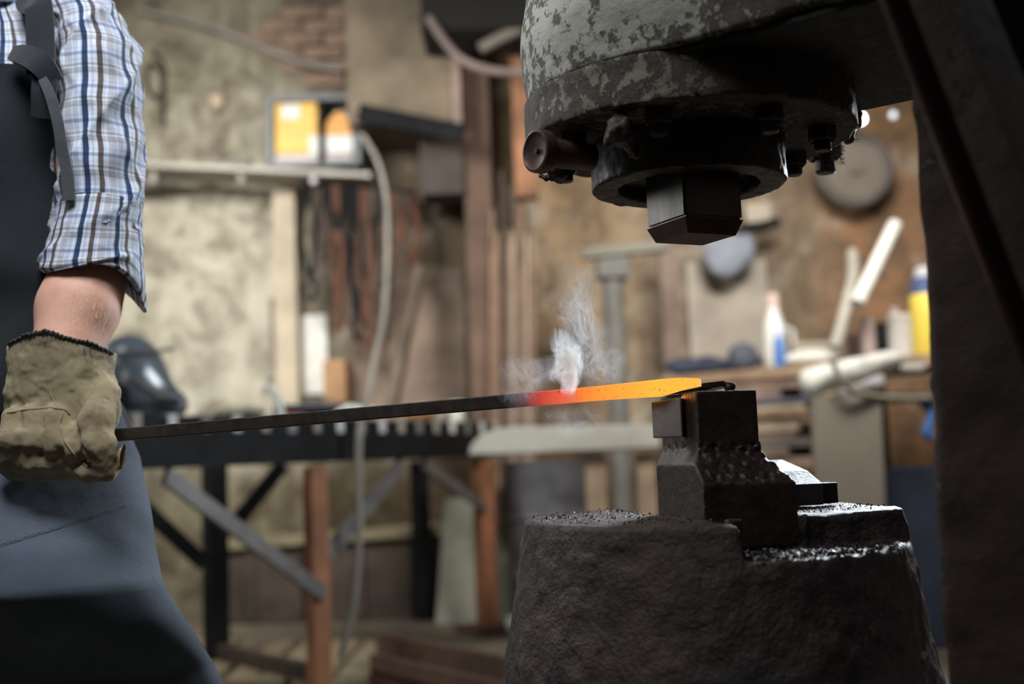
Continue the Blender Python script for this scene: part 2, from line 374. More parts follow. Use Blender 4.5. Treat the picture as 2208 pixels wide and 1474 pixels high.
def flangef(X, Y, Zz):
    r = np.sqrt((X-AX)**2+(Y-AY)**2); f = np.maximum(r-.2105, abs(Zz-(HB+HS)/2)-(HS-HB)/2+.0005)
    return near(f, X, Y, Zz, .0016, 45, 4, .006)
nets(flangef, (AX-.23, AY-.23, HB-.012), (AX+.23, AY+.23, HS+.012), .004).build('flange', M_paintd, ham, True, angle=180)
RB = 1.214
Mx = Matrix.Translation((AX-.003, AY, 0))
def bossf(X, Y, Zz):
    r = np.sqrt((X-AX+.003)**2+(Y-AY)**2); t = (Zz-RB)/(HB-RB)
    f = np.maximum(np.maximum(r-.124-.0*t, .0905-r), np.maximum(RB-Zz, Zz-HB-.002))
    return near(f, X, Y, Zz, .0010, 90, 3, .005)
nets(bossf, (AX-.14, AY-.14, RB-.01), (AX+.14, AY+.14, HB+.006), .003).build('gland_ring', M_iron, ham, True, angle=50)
MB().lathe([(.0895, HB-.004), (.0895, RB+.018), (.06, RB+.022)], Mx).build('gland_bore', M_iron2, ham, True)
# ram with pointed prow and top die, square to the lower die
DA = radians(14); DX = Vector((cos(DA), sin(DA), 0)); DY = Vector((-sin(DA), cos(DA), 0))
RC = Vector((.237, 1.479, 0)); RX = Vector((cos(radians(26)), sin(radians(26)), 0)); RY = Vector((-sin(radians(26)), cos(radians(26)), 0))
def quad(c, hx, hy, z): return [c+RX*sx*hx+RY*sy*hy+Z*z for sx, sy in ((-1, -1), (1, -1), (1, 1), (-1, 1))]
bm_ = MB().prism([p for p in quad(RC, .0435, .0435, 1.163)], (0, 0, 0), (0, 0, .30), .003); bm_.build('ram', M_bright, ham)
q0 = quad(RC, .0435, .0435, 1.1625); q1 = quad(RC, .036, .036, 1.144)
md = MB().add(q0+q1, [(0, 1, 5, 4), (1, 2, 6, 5), (2, 3, 7, 6), (3, 0, 4, 7), (4, 5, 6, 7), (3, 2, 1, 0)]); md.build('top_die', mat('heated die steel', (.085, .035, .024), (.05, .022, .016), 20, .5, .6, .3, 100, .0005), ham)
# bolts and plugs on the flange
def lump(name, c, r, m, seed, parent, sx=1, sz=1, h=.0025):
    c = Vector(c)
    def f(X, Y, Zz):
        g = ell(X, Y, Zz, c, (r*sx, r, r*sz)); return near(g, X+seed, Y, Zz, r*.45, .9/r, 3, r)
    e = r*max(sx, sz)*1.5; return nets(f, c-Vector((e, e, e)), c+Vector((e, e, e)), h).build(name, m, parent, True, angle=180)
def hexbolt(c, ax, r, ln, name='bolt', m=M_iron, n=6):
    M_ = Matrix.Translation(c) @ Vector(ax).to_track_quat('Z', 'X').to_matrix().to_4x4()
    b = MB(); b.lathe([(0, 0), (r, 0), (r, ln*.55), (r*.86, ln*.62)], M_, n); b.lathe([(r*.62, ln*.5), (r*.62, ln*.93), (r*.5, ln), (0, ln)], M_, 16)
    return b.build(name, m, ham, False)
for k, (a, rr) in enumerate([(205, .168), (250, .170), (295, .168), (340, .168), (25, .168), (70, .168), (115, .168), (160, .168)]):
    hexbolt((AX+rr*cos(radians(a)), AY+rr*sin(radians(a)), HB+.002), (0, 0, -1), .0175, .032)
lump('grease_lump', at(1345, 290, 1.335), .020, M_iron, 3, ham, 1, 1.1)
lump('grease_lump', at(1197, 376, 1.46), .013, M_iron, 9, ham, 1.1, .7)
# side lug with bolt at the right of the flange (hairy grime)
lg = at(1790, 262, 1.60)
MB().box(lg+Vector((0, 0, .012)), (.060, .07, .058), (0, 0, .3), .008).build('side_lug', M_iron, ham)
lump('side_lug_grime', at(1815, 262, 1.585), .022, M_iron, 17, ham, .9, 1.3)
hexbolt(at(1776, 300, 1.66), (0, 0, -1), .024, .050)
fz = MB(); rs = random.Random(8)
for _ in range(420):
    cx_, cy_, rr_ = rs.choice([(1815, 262, .020), (1776, 335, .0255), (1776, 318, .0255), (1818, 285, .016)]); q = at(cx_, cy_, 1.62)+Vector((0, 0, rs.uniform(-.014, .012))); a = rs.uniform(-2.2, 1.2); d = Vector((cos(a), sin(a), rs.uniform(-.6, .2))); p_ = q+Vector((cos(a), sin(a), 0))*rr_*.9; e_ = p_+d*rs.uniform(.003, .010); s_ = Vector((.0004, 0, .0004)); fz.add([p_-s_, p_+s_, e_], [(0, 1, 2)])
tag(fz.build('grime_fibres', mat('dusty fibres', (.22, .20, .18), (.12, .10, .09), 90), ham), kind='stuff')
hexbolt(at(1672, 262, 1.52), (0, 0, -1), .016, .020)
# round plug pointing left out of the flange
pc = at(1152, 325, 1.375); pd = Vector((.82, .57, .02)).normalized(); pe = pc+pd*.022
Mp = Matrix.Translation(pc) @ pd.to_track_quat('Z', 'X').to_matrix().to_4x4()
MB().lathe([(.002, .005), (.004, .0055), (.0195, .0025), (.0225, 0), (.0255, .001), (.0260, .004), (.0260, .015), (.018, .018), (.0165, .085), (0, .085)], Mp, 40).build('round_plug', mat('rubbed brown plug steel', (.10, .062, .048), (.055, .036, .03), 30, .4, .6, .6, 150, .0006), ham, True)
MB().lathe([(0, .0015), (.0032, .0015), (.0032, .006), (0, .006)], Mp, 16).build('plug_center_hole', M_iron2, ham)
# column: rusty green box pillar with soft weathered edge, continues out of the picture
T0 = .352
def colf(X, Y, Zz):
    x = (X-AX)*U.x+(Y-AY)*U.y; y = (X-AX)*N.x+(Y-AY)*N.y
    w_ = .195+.02*np.clip((.5-Zz)/.5, 0, 1)
    f = np.maximum(np.maximum(T0-.012*np.clip((1.2-Zz), 0, 1)-x, x-.80), abs(y)-w_)
    f = smin(f, f+.02, .001); return near(f, X, Y, Zz, .0035, 18, 4, .02)
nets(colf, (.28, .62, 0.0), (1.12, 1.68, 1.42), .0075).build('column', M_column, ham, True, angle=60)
MB().box(P3(.63, 0, .06), (.50, .62, .12), (0, 0, ang0), .015).build('base_plate', M_iron2, ham)
# control rod in front of the column, diagonal, and its lug
ra, rb_ = at(1905, -60, .93), at(2275, 900, .98)
MB().tube([ra+(rb_-ra)*i/8 for i in range(9)], .011, 16).build('control_rod', mat('oily red brown rod', (.06, .035, .03), (.035, .02, .018), 8, .28, .4, .6, 90, .0003), ham, True)
MB().beam(at(2095, -80, 1.0), at(2330, 480, 1.0), .07, .03).build('guard_bar', M_iron2, ham)

# ------------------------------------------------------------------ anvil
ZT = .800
BA = DA
def anvf(X, Y, Zz):
    r = np.sqrt((X-AX)**2+(Y-AY)**2); R_ = .231+(ZT-Zz)*.175; f = np.maximum((r-R_)*.98, Zz-ZT)
    f = -smin(-f, -(np.maximum(r-R_, Zz-ZT)), .004)
    x = (X-AX)*cos(BA)+(Y-AY)*sin(BA); y = -(X-AX)*sin(BA)+(Y-AY)*cos(BA)
    z0 = ZT-.040
    chan = boxf(X, Y, Zz, (AX+DX.x*.0095, AY+DX.y*.0095, ZT), (.133, .70, .080), BA, .004)
    led = np.maximum(np.maximum(-.02-x, y+.112+.10*np.maximum(x-.05, 0)), z0-Zz)             # front right ledge
    cut = np.minimum(chan, np.maximum(led, x-.5))
    f = -smin(-f, cut, .006)
    m = abs(f) < .012
    a = np.where(Zz[m] < ZT-.012, .0022, .0010)
    f[m] += a*fbm(X[m], Y[m], Zz[m], 55, 3); f[m] += .003*vnoise(X[m]*11, Y[m]*11, Zz[m]*11)
    return f
def anvil_mat():
    m = mat('scaly anvil iron', (.072, .045, .038), (.036, .022, .019), 7, .28, .6, .25, 150, .0034, (.013, .009, .008), spec=.7); nt = m.node_tree; b_ = nt.nodes['Principled BSDF']; v = coords(nt)
    old = b_.inputs['Base Color'].links[0].from_socket
    k = mth(nt, 'MULTIPLY', ramp(nt, noise(nt, v, 38, 8, .7, .8), [(.60, 0), (.68, 1)]).outputs[0], ramp(nt, noise(nt, v, 6, 3, .5), [(.50, 0), (.62, 1)]).outputs[0])
    c = mix(nt, k, old, (.17, .155, .085)); k2 = ramp(nt, noise(nt, v, 26, 6, .7), [(.64, 0), (.70, .8)]).outputs[0]
    nt.links.new(mix(nt, k2, c, (.13, .055, .028)), b_.inputs['Base Color']); return m
anv = empty('anvil', (AX, AY, 0), 'massive round tapered iron anvil base under the die blocks', 'anvil')
nets(anvf, (AX-.31, AY-.31, .50), (AX+.31, AY+.31, ZT+.01), .0042).build('anvil_body', anvil_mat(), anv, True, angle=180)
mw = MB(); mw.lathe([(.2835, .503), (.32, .25), (.33, 0), (0, 0)], Matrix.Translation((AX, AY, 0)), 96); mw.build('anvil_foot', M_ironb, anv, True)
# lower die: sow block with flared shoulders and square head
F0 = Vector((.2156, 1.400, 0)); dc = F0+DX*.04+DY*.06
def ringp(hx, yn, yf, z, ch=0): return [F0+DX*(-hx)+DY*(-yn)+Z*z, F0+DX*hx+DY*(-yn)+Z*z, F0+DX*hx+DY*yf+Z*z, F0+DX*(-hx)+DY*yf+Z*z]
def diemesh():
    def f(X, Y, Zz):
        x = (X-F0.x)*DX.x+(Y-F0.y)*DX.y; y = (X-F0.x)*DY.x+(Y-F0.y)*DY.y
        top = np.maximum(np.maximum(np.maximum(-x, x-.078), np.maximum(-y, y-.12)), np.maximum(.86-Zz, Zz-.948))
        g = np.clip((.874-Zz)/.036, 0, 1); g2 = np.clip((.878-Zz)/.016, 0, 1)
        base = np.maximum(np.maximum(-.012*g2-x, x-.078-.026*g), np.maximum(-.035*g-y, y-.12-.03*g)); base = np.maximum(base, np.maximum(.764-Zz, Zz-.879))
        base = np.maximum(base, (-x*.75+(y-.12)*.66)-.004)
        h = smin(top, base, .004); h = -smin(-h, .5+0*h, .003)
        m = abs(h) < .006; slope = (Zz[m] < .886) & (Zz[m] > .838) & ~((X[m]-F0.x)*DX.x+(Y[m]-F0.y)*DX.y < .0)
        h[m] += np.where(slope, .0026, .0003)*fbm(X[m], Y[m], Zz[m], 170, 2); return h
    return nets(f, (dc.x-.12, dc.y-.16, .760), (dc.x+.12, dc.y+.17, .955), .0022)
die = empty('lower_die', (dc.x, dc.y, .762), 'upright square iron die block with flared shoulders standing in the anvil slot', 'die')
diemesh().build('die_body', mat('die steel with scale', (.020, .014, .013), (.055, .038, .030), 25, .30, .55, .4, 170, .0010, spec=.6), die, True, angle=40)
# small hardened insert bolted to its left face
ic = F0+DX*(-.0185)+DY*(.048)+Z*.9185
MB().box(ic, (.036, .016, .047), (0, 0, DA-radians(33)), .0016, tf=lambda c: Vector((c.x, c.y, c.z+(c.x-.015)*.10 if c.z > 0 else c.z))).build('side_insert', M_steelgrey, die)
pl = empty('swage_plate', F0+DX*.03+DY*.07+Z*.9485, 'thin dark iron plate lying tilted on top of the square die block', 'plate')
pb = MB(); pts = [F0+DX*a_+DY*b_+Z*c_ for a_, b_, c_ in ((-.018, .056, .9486), (.010, .046, .9515), (.055, .042, .9560), (.064, .050, .9545), (.062, .100, .9515), (-.01, .105, .9490))]
pb.prism(pts, (0, 0, 0), (0, 0, .0065), .001); pb.build('plate_body', M_iron, pl)
lump('plate_scale', F0+DX*.064+DY*.045+Z*.9545, .0065, M_iron, 5, pl, 1.2, 1, .0015)
# wedge block and key behind the die
wc = Vector((.357, 1.590, 0))
wd = MB(); hb = []
for (x, y, z) in [(-.034, -.038, .8012), (.034, -.038, .8012), (.034, .05, .8012), (-.034, .05, .8012), (-.034, -.038, .829), (.034, -.038, .829), (.034, -.0, .845), (.022, .05, .861), (-.034, .05, .861), (-.034, 0.0, .848)]:
    hb.append(wc+DX*x+DY*y+Z*z)
wd.add(hb, [(3, 2, 1, 0), (0, 1, 5, 4), (1, 2, 7, 6, 5), (2, 3, 8, 7), (3, 0, 4, 9, 8), (4, 5, 6, 9), (9, 6, 7, 8)])
tag(wd.build('wedge_block', mat('oily wedge steel', (.05, .05, .055), (.09, .09, .095), 22, .3, .5, .5, 200, .0008)), 'dark chamfered iron wedge block on the anvil right of the die', 'wedge')
tag(MB().box(wc+DX*.048+DY*(-.015)+Z*.8155, (.027, .026, .027), (0, 0, DA), .0015).build('steel_key', M_iron), 'small square steel key end sticking out beside the wedge block', 'key')
tag(MB().box(A0+DX*(-.050)+DY*(-.185)+Z*.782, (.013, .020, .040), (0, 0, DA), .003).build('packing_shim', M_iron), 'thin upright iron shim at the left edge of the anvil slot', 'shim')
# forge scale: crumbs on the anvil top and in the slot
def crumbs(n, fn, name, m, seed, par):
    rs = random.Random(seed); b = MB()
    base = [Vector((sin(t)*cos(p), sin(t)*sin(p), cos(t))) for t, p in ((.3, 0), (1.3, .3), (1.4, 2.2), (1.5, 4.3), (2.8, 1))]
    F = [(0, 1, 2), (0, 2, 3), (0, 3, 1), (4, 2, 1), (4, 3, 2), (4, 1, 3)]
    for _ in range(n):
        p, s = fn(rs)
        if p is None: continue
        R_ = Euler((rs.random()*6, rs.random()*6, rs.random()*6)).to_matrix(); k = Vector((1, rs.uniform(.5, 1), rs.uniform(.4, .9)))
        b.add([p+R_ @ Vector((q.x*k.x, q.y*k.y, q.z*k.z))*s*rs.uniform(.7, 1.2) for q in base], F)
    return b.build(name, m, par)
def on_top(rs):
    a, r = rs.random()*2*pi, .225*sqrt(rs.random()); p = Vector((AX+r*cos(a), AY+r*sin(a), 0)); q = p-A0
    x = q.x*cos(BA)+q.y*sin(BA); y = -q.x*sin(BA)+q.y*cos(BA)
    if -.058 < x < .078 or (x > -.058 and y < -.112): return None, 0
    if abs(p.x-.357) < .045 and abs(p.y-1.59) < .055: return None, 0
    s = .0004+.0022*rs.random()**7; return p+Z*(ZT+s*.4), s
def in_slot(rs):
    x = rs.uniform(-.052, .27); y = rs.uniform(-.27, -.132) if x < .075 else rs.uniform(-.27, -.125)
    p = A0+Vector((x*cos(BA)-y*sin(BA), x*sin(BA)+y*cos(BA), 0))
    if (p-A0).length > .236: return None, 0
    s = .0007+.0040*rs.random()**5; return p+Z*(ZT-.040+s*.5), s
M_crumb = mat('forge scale crumbs', (.03, .028, .028), (.08, .075, .075), 60, .25, .45, .5, 300, .0005)
o = crumbs(5200, on_top, 'forge_scale', M_crumb, 1, None); tag(o, 'black forge scale crumbs strewn over the anvil top', 'scale', kind='stuff')
o = crumbs(6000, in_slot, 'forge_scale', M_crumb, 2, None); tag(o, 'coarse black forge scale heaped on the low front ledge and slot', 'scale', kind='stuff')

# ------------------------------------------------------------------ hot bar
def hotbar():
    a = at(262, 937, 1.60); b = at(1425, 836, 1.436); c = at(1511, 824, 1.430); d = (b-a).normalized()
    st = [(a-d*.62, .0165, .0165)]+[(a+(b-a)*t, .0165, .0165+.002*max(0, t-.5)) for t in np.linspace(-.1, .9, 12)]+[(b-d*.02, .0180, .0195), (b, .0175, .0205), ((b+c)/2+Vector((0, 0, .0012)), .015, .0150), (c-d*.003, .012, .0100), (c, .010, .0088)]
    total = sum((st[i+1][0]-st[i][0]).length for i in range(len(st)-1)); V = []; uv = []; Fc = []; L = 0; L0 = (st[1][0]-st[0][0]).length
    side = d.cross(Z).normalized(); up = side.cross(d)
    ps = [(1, .86), (.86, 1), (-.86, 1), (-1, .86), (-1, -.86), (-.86, -1), (.86, -1), (1, -.86)]
    vis = total-.62+.062
    for i, (p, wd_, h) in enumerate(st):
        if i: L += (p-st[i-1][0]).length
        for sx, sy in ps: V.append(p+side*sx*wd_/2+up*sy*h/2); uv.append((max(0, (L-.62)/(total-.62)), 0))
    for i in range(len(st)-1):
        for k in range(8): Fc.append((i*8+k, (i+1)*8+k, (i+1)*8+(k+1) % 8, i*8+(k+1) % 8))
    Fc.append(tuple(range(8))); Fc.append(tuple((len(st)-1)*8+k for k in range(8))[::-1])
    m = MB().add(V, Fc); m.uv = uv; o = m.build('steel_bar', M_hot); return tag(o, 'long square steel bar glowing orange at its tip, held by the gloved hand', 'bar')
hotbar()
gl = bpy.data.lights.new('hot_bar_glow', 'POINT'); gl.energy = .08; gl.color = (1, .28, .05); gl.shadow_soft_size = .012
go = bpy.data.objects.new('hot_bar_glow', gl); COL.objects.link(go); go.location = at(1474, 862, 1.45)

# ------------------------------------------------------------------ person
YP = 1.62
def W(px, py, Y=YP): return at(px, py, Y)
per = empty('person', (-.78, 1.78, 0), 'person in plaid shirt, dark apron and canvas gloves holding the glowing bar', 'person')
sh = W(212, 105, 1.70); el = W(190, 600, 1.66); wr = W(138, 760, 1.60); hd_ = W(130, 900, 1.60)
shR = Vector((-.99, 1.74, sh.z)); elR = Vector((-1.10, 1.66, 1.18)); wrR = Vector((-1.06, 1.66, .985)); hdR = Vector((-1.00, 1.665, .905))
NK = Vector((-.775, 1.77, 1.60))
def bodyf(X, Y, Zz):
    a = lambda v: np.array(v)
    f = chain(X, Y, Zz, [sh, sh*.5+el*.5, el, el*.55+wr*.45, wr, hd_], [.044, .044, .0455, .0505, .036, .030], .03)
    f = smin(f, chain(X, Y, Zz, [shR, shR*.5+elR*.5, elR, wrR, hdR], [.044, .044, .045, .033, .030], .03), .02)
    f = smin(f, ell(X, Y, Zz, (-.775, 1.80, 1.33), (.135, .075, .20)), .03); f = smin(f, ell(X, Y, Zz, (-.775, 1.79, 1.02), (.125, .085, .17)), .08)
    f = smin(f, cap(X, Y, Zz, sh+Vector((-.05, .04, -.02)), shR+Vector((.05, .02, -.02)), .040), .04)
    f = smin(f, cap(X, Y, Zz, NK-Z*.05, NK+Z*.08, .058, .055), .03)
    hc = NK+Z*.19
    f = smin(f, ell(X, Y, Zz, hc, (.074, .092, .108)), .02); f = smin(f, ell(X, Y, Zz, hc+Vector((0, -.035, -.07)), (.048, .05, .045)), .03)
    f = smin(f, cap(X, Y, Zz, hc+Vector((0, -.088, .012)), hc+Vector((0, -.108, -.022)), .009, .014), .012)
    for s in (-1, 1):
        f = smin(f, ell(X, Y, Zz, hc+Vector((s*.077, .01, -.01)), (.010, .018, .030)), .006)
        f = -smin(-f, ell(X, Y, Zz, hc+Vector((s*.030, -.092, .010)), (.016, .012, .009)), .010)
        f = smin(f, ell(X, Y, Zz, hc+Vector((s*.030, -.074, .009)), (.0135, .0135, .0115)), .003)
    f = smin(f, cap(X, Y, Zz, hc+Vector((-.018, -.087, -.055)), hc+Vector((.018, -.087, -.055)), .0065), .004)
    f = smin(f, cap(X, Y, Zz, hc+Vector((-.016, -.085, -.067)), hc+Vector((.016, -.085, -.067)), .0075), .004)
    for hip, kn, an in (((-.68, 1.78, .92), (-.56, 1.74, .52), (-.57, 1.78, .10)), ((-.87, 1.79, .92), (-.90, 1.74, .50), (-.91, 1.82, .10))):
        f = smin(f, chain(X, Y, Zz, [hip, kn, an], [.075, .050, .035], .03), .03)
    return f
nets(bodyf, (-1.25, 1.5, .05), (-.40, 2.0, 1.85), .0075).build('body', M_skin, per, True, angle=180)
# forearm hairs
hb = MB(); rs = random.Random(5); ts_ = np.linspace(1.52, 1.72, 140)
for _ in range(420):
    px_, py_ = min(258, max(95, rs.gauss(195, 34))), rs.uniform(598, 718); P_ = np.array([at(px_, py_, t_) for t_ in ts_])
    f_ = bodyf(P_[:, 0], P_[:, 1], P_[:, 2]); k_ = int(np.argmax(f_ < 0))
    if f_[k_] >= 0 or k_ == 0: continue
    p = Vector(P_[k_])+Vector((0, -.0002, 0)); dr = Vector((rs.uniform(-.6, .25), -.1, -1)).normalized()*rs.uniform(.005, .012); out = Vector((.0, -1, 0)); s = Vector((1, 0, 0))*.00010
    pts = [p, p+dr*.5+out*.002, p+dr+out*.0022]
    hb.add([pts[0]-s, pts[0]+s, pts[1]-s, pts[1]+s, pts[2]], [(0, 1, 3, 2), (2, 3, 4)])
tag(hb.build('arm_hair', M_armhair, per), kind='stuff')
hc = NK+Z*.19
M_eye = mat('eye white', (.7, .68, .64), (.6, .58, .55), 30, .2); M_iris = mat('dark iris', (.05, .035, .02), (.03, .02, .015), 90, .15); M_lip = mat('lip', (.42, .19, .16), (.36, .16, .14), 60, .5)
for s_ in (-1, 1):
    e_ = hc+Vector((s_*.030, -.084, .010)); eb = MB(); eb.lathe([(.0001+.0118*sin(a), -.0118*cos(a)) for a in np.linspace(0, pi, 14)], Matrix.Translation(e_) @ Matrix.Rotation(pi/2, 4, 'X'), 24); eo = eb.build('eye', M_eye, per, True)
    MB().lathe([(.0001, .0125), (.0030, .0122), (.0054, .0110), (.0054, .0095)], Matrix.Translation(e_) @ Matrix.Rotation(pi/2, 4, 'X'), 20).build('iris', M_iris, eo, True)
    MB().tube([hc+Vector((s_*x_, y_, z_)) for x_, y_, z_ in ((.014, -.096, .026), (.028, -.100, .031), (.046, -.088, .027))], [.002, .0035, .0018], 8).build('eyebrow', M_hair, per, True)
    MB().tube([e_+Vector((.0125*cos(a), -.0105*1.0+.004*abs(cos(a)), .0075*sin(a)+.001)) for a in np.linspace(.1, pi-.1, 9)], .0016, 6).build('eyelid', M_skin, per, True)
MB().tube([hc+Vector((x_, -.0945+.008*(x_/.024)**2, -.0605-.001*abs(x_)/.02)) for x_ in np.linspace(-.024, .024, 9)], [.0008, .002, .0032, .0036, .0034, .0036, .0032, .002, .0008], 8).build('lips', M_lip, per, True)
def hairf(X, Y, Zz):
    f = ell(X, Y, Zz, hc+Vector((0, .008, .012)), (.083, .100, .112)); f = np.maximum(f, np.minimum(-(Zz-hc.z-.045), (-(Y-hc.y)-.0)))
    f = np.maximum(ell(X, Y, Zz, hc+Vector((0, .010, .014)), (.083, .100, .110)), -np.maximum(Zz-hc.z-.05, Y-hc.y-.005-(hc.z-Zz)*.2)); return near(f, X, Y, Zz, .002, 90, 2, .006)
nets(hairf, hc-Vector((.11, .13, .14)), hc+Vector((.11, .14, .14)), .005).build('hair', M_hair, per, True, angle=180)

# loft with UV in metres
def loft(rings, closed=True, v0=0, u0=0):
    n = len(rings[0]); V = []; UV = []; F_ = []; v = v0
    m = n+1 if closed else n
    for i, r in enumerate(rings):
        if i: v += sum((rings[i][k]-rings[i-1][k]).length for k in range(0, n, 4))/len(range(0, n, 4))
        u = u0
        for k in range(m):
            if k: u += (r[k % n]-r[k-1]).length
            V.append(r[k % n]); UV.append([u, v])
    UV = np.array(UV).reshape(len(rings), m, 2)
    mid = UV[:, m//2, 0].copy(); UV[:, :, 0] -= mid[:, None]; UV[:, :, 0] *= (UV[0, -1, 0]-UV[0, 0, 0]+UV[len(rings)//2, -1, 0]-UV[len(rings)//2, 0, 0])/2/(UV[:, -1, 0]-UV[:, 0, 0])[:, None]
    for i in range(len(rings)-1):
        for k in range(m-1): F_.append((i*m+k, i*m+k+1, (i+1)*m+k+1, (i+1)*m+k))
    b = MB().add(V, F_); b.uv = UV.reshape(-1, 2); return b
def sleeve(rows, nk=96, fold=1., nseg=110, flip=1):
    """rows: (centre, hx, hy); interpolated smoothly, with draped folds"""
    P = np.array([[*c, a, b] for c, a, b in rows]); t = np.linspace(0, len(rows)-1, nseg); out = []
    G = []
    for j in range(5):
        i = np.clip(t.astype(int), 0, len(rows)-2); f = t-i; p0 = P[np.maximum(i-1, 0), j]; p1 = P[i, j]; p2 = P[i+1, j]; p3 = P[np.minimum(i+2, len(rows)-1), j]
        G.append(.5*((2*p1)+(-p0+p2)*f+(2*p0-5*p1+4*p2-p3)*f**2+(-p0+3*p1-3*p2+p3)*f**3))
    for s in range(nseg):
        c = Vector((G[0][s], G[1][s], G[2][s])); ring = []
        tt = s/(nseg-1)
        for k in range(nk):
            a = 2*pi*k/nk+pi/2   # start at the back
            d = .62*fold*(.0055*sin(3*a*flip+tt*13+1.5*sin(tt*9))*(.4+.6*sin(pi*min(1, tt*1.2)))+.0040*max(0, sin(5*a*flip-tt*31+2))**3+.0035*sin(a*2*flip+tt*38)*max(0, sin(pi*tt))**.5)
            d += 1.5*fold*.0045*(1-abs(sin(a*1.5*flip+tt*8.5-.6)))**3*1.6
            ring.append(c+Vector((cos(a)*(G[3][s]+d), sin(a)*(G[4][s]+d), 0)))
        out.append(ring)
    return out
shirt = None
def row(xl, xr, y, Y, hy): 
    a, b = W(xl, y, Y), W(xr, y, Y); return ((a+b)/2, (b-a).length/2, hy)
rows = [row(120, 205, -10, 1.73, .030), row(128, 243, 20, 1.722, .052), row(135, 272, 55, 1.712, .064), row(138, 289, 105, 1.70, .070), row(132, 298, 180, 1.69, .070), row(130, 300, 260, 1.685, .068), row(132, 300, 350, 1.675, .064), row(134, 299, 430, 1.67, .061), row(120, 298, 500, 1.662, .062)]
# torso of the shirt as rings
tor = []
for z, hx, hy, cy in [(.94, .150, .110, 1.80), (1.02, .148, .112, 1.80), (1.12, .150, .116, 1.795), (1.22, .175, .122, 1.79), (1.32, .190, .128, 1.785), (1.42, .195, .126, 1.78), (1.47, .196, .118, 1.775), (1.51, .182, .104, 1.77), (1.545, .145, .088, 1.77), (1.575, .095, .072, 1.77), (1.60, .070, .064, 1.77), (1.625, .066, .062, 1.77)]:
    r = []
    for k in range(120):
        a = 2*pi*k/120+pi/2; d = .004*sin(6*a+z*20)+.003*sin(11*a-z*44)
        ca, sa = cos(a), sin(a); e = 2/2.6
        r.append(Vector((-.775+(hx+d)*abs(ca)**e*(1 if ca > 0 else -1), cy+(hy+d)*abs(sa)**e*(1 if sa > 0 else -1), z)))
    tor.append(r)
tr2 = []
for i in range(len(tor)-1):
    for j in range(6): tr2.append([tor[i][k].lerp(tor[i+1][k], j/6) for k in range(120)])
tr2.append(tor[-1]); shirt = loft(tr2).build('shirt', M_plaid, per, True, angle=180)
slv = loft(sleeve(rows)).build('sleeve', M_plaid, shirt, True, angle=180)
# rolled cuff: fat double fold with hollow lower edge and a flap at the right
cu = [row(146, 298, 436, 1.668, .063), row(138, 303, 446, 1.668, .068), row(124, 302, 490, 1.664, .069), row(106, 301, 540, 1.66, .070), row(93, 303, 572, 1.656, .072), row(97, 300, 590, 1.655, .071), row(106, 290, 588, 1.655, .066), row(112, 284, 560, 1.658, .062)]
cr = sleeve(cu, fold=.35, nseg=60)
for ri, r in enumerate(cr):
    for k, p in enumerate(r):
        c = sum(r, Vector())/len(r); d = p-c; a = atan2(d.y, d.x)
        w_ = math.exp(-((a-.55)/.75)**2)*max(0, min(1, (ri-22)/22.))
        if ri <= 52: p.z -= .052*w_; p.x += .006*w_
        p.z += .004*sin(3*a+ri*.1)*min(1, ri/40)
loft(cr, v0=.9).build('rolled_cuff', M_plaid, shirt, True, angle=180)
rowsR = [(shR+Vector((.05, .02, .045)), .008, .01), (shR+Vector((.02, .01, .025)), .052, .055), (shR-Z*.02, .066, .068), (shR.lerp(elR, .35), .066, .066), (shR.lerp(elR, .7), .062, .062), (elR, .060, .060)]
loft(sleeve(rowsR, nseg=60)).build('sleeve', M_plaid, shirt, True, angle=180)
cr = [(elR+Z*.07, .066, .066), (elR+Z*.02, .069, .069), (elR-Z*.02, .067, .067), (elR-Z*.015, .060, .060)]
loft(sleeve(cr, fold=.3, nseg=24)).build('rolled_cuff', M_plaid, shirt, True, angle=180)
loft([[Vector((-.775+r_*cos(2*pi*k/60+pi/2), 1.772+r_*sin(2*pi*k/60+pi/2), z_-(.02*max(0, -sin(2*pi*k/60+pi/2))))) for k in range(60)] for r_, z_ in ((.064, 1.60), (.066, 1.63), (.065, 1.65), (.072, 1.648), (.086, 1.60), (.084, 1.598))]).build('collar', M_plaid, shirt, True, angle=60)

# apron: bib, flared skirt over the forward leg, pocket, straps
def sheet(fn, nu, nv, thick, name, m, par, sm=True):
    V = [fn(i/(nu-1), j/(nv-1)) for j in range(nv) for i in range(nu)]
    Fq = [(j*nu+i, j*nu+i+1, (j+1)*nu+i+1, (j+1)*nu+i) for j in range(nv-1) for i in range(nu-1)]
    nrm = [Vector() for _ in V]
    for q in Fq:
        n_ = (Vector(V[q[1]])-Vector(V[q[0]])).cross(Vector(V[q[3]])-Vector(V[q[0]]))
        for i in q: nrm[i] += n_
    V2 = [Vector(v)-n_.normalized()*thick for v, n_ in zip(V, nrm)]; k = len(V); F2 = Fq+[tuple(i+k for i in q[::-1]) for q in Fq]
    bd = [i for i in range(nu)]+[j*nu+nu-1 for j in range(1, nv)]+[(nv-1)*nu+i for i in range(nu-2, -1, -1)]+[j*nu for j in range(nv-2, 0, -1)]
    for i in range(len(bd)): a, b = bd[i], bd[(i+1) % len(bd)]; F2.append((b, a, a+k, b+k))
    return MB().add(V+V2, F2).build(name, m, par, sm, angle=60)
def bibf(u, v):
    """u across, v down: chest bib 1.41 -> 1.0"""
    z = 1.468-.50*v; hw = .178+.004*max(0, v-.25); a = (u*2-1)
    y = 1.640-.004*v+.07*abs(a)**2.4
    y += .007*sin(a*7+v*9)*v+.006*sin(v*17+a*4)*sin(pi*u)-.010*math.exp(-((v-.45-.2*u)/.07)**2)
    return Vector((-.775+hw*a*.98, y, z))
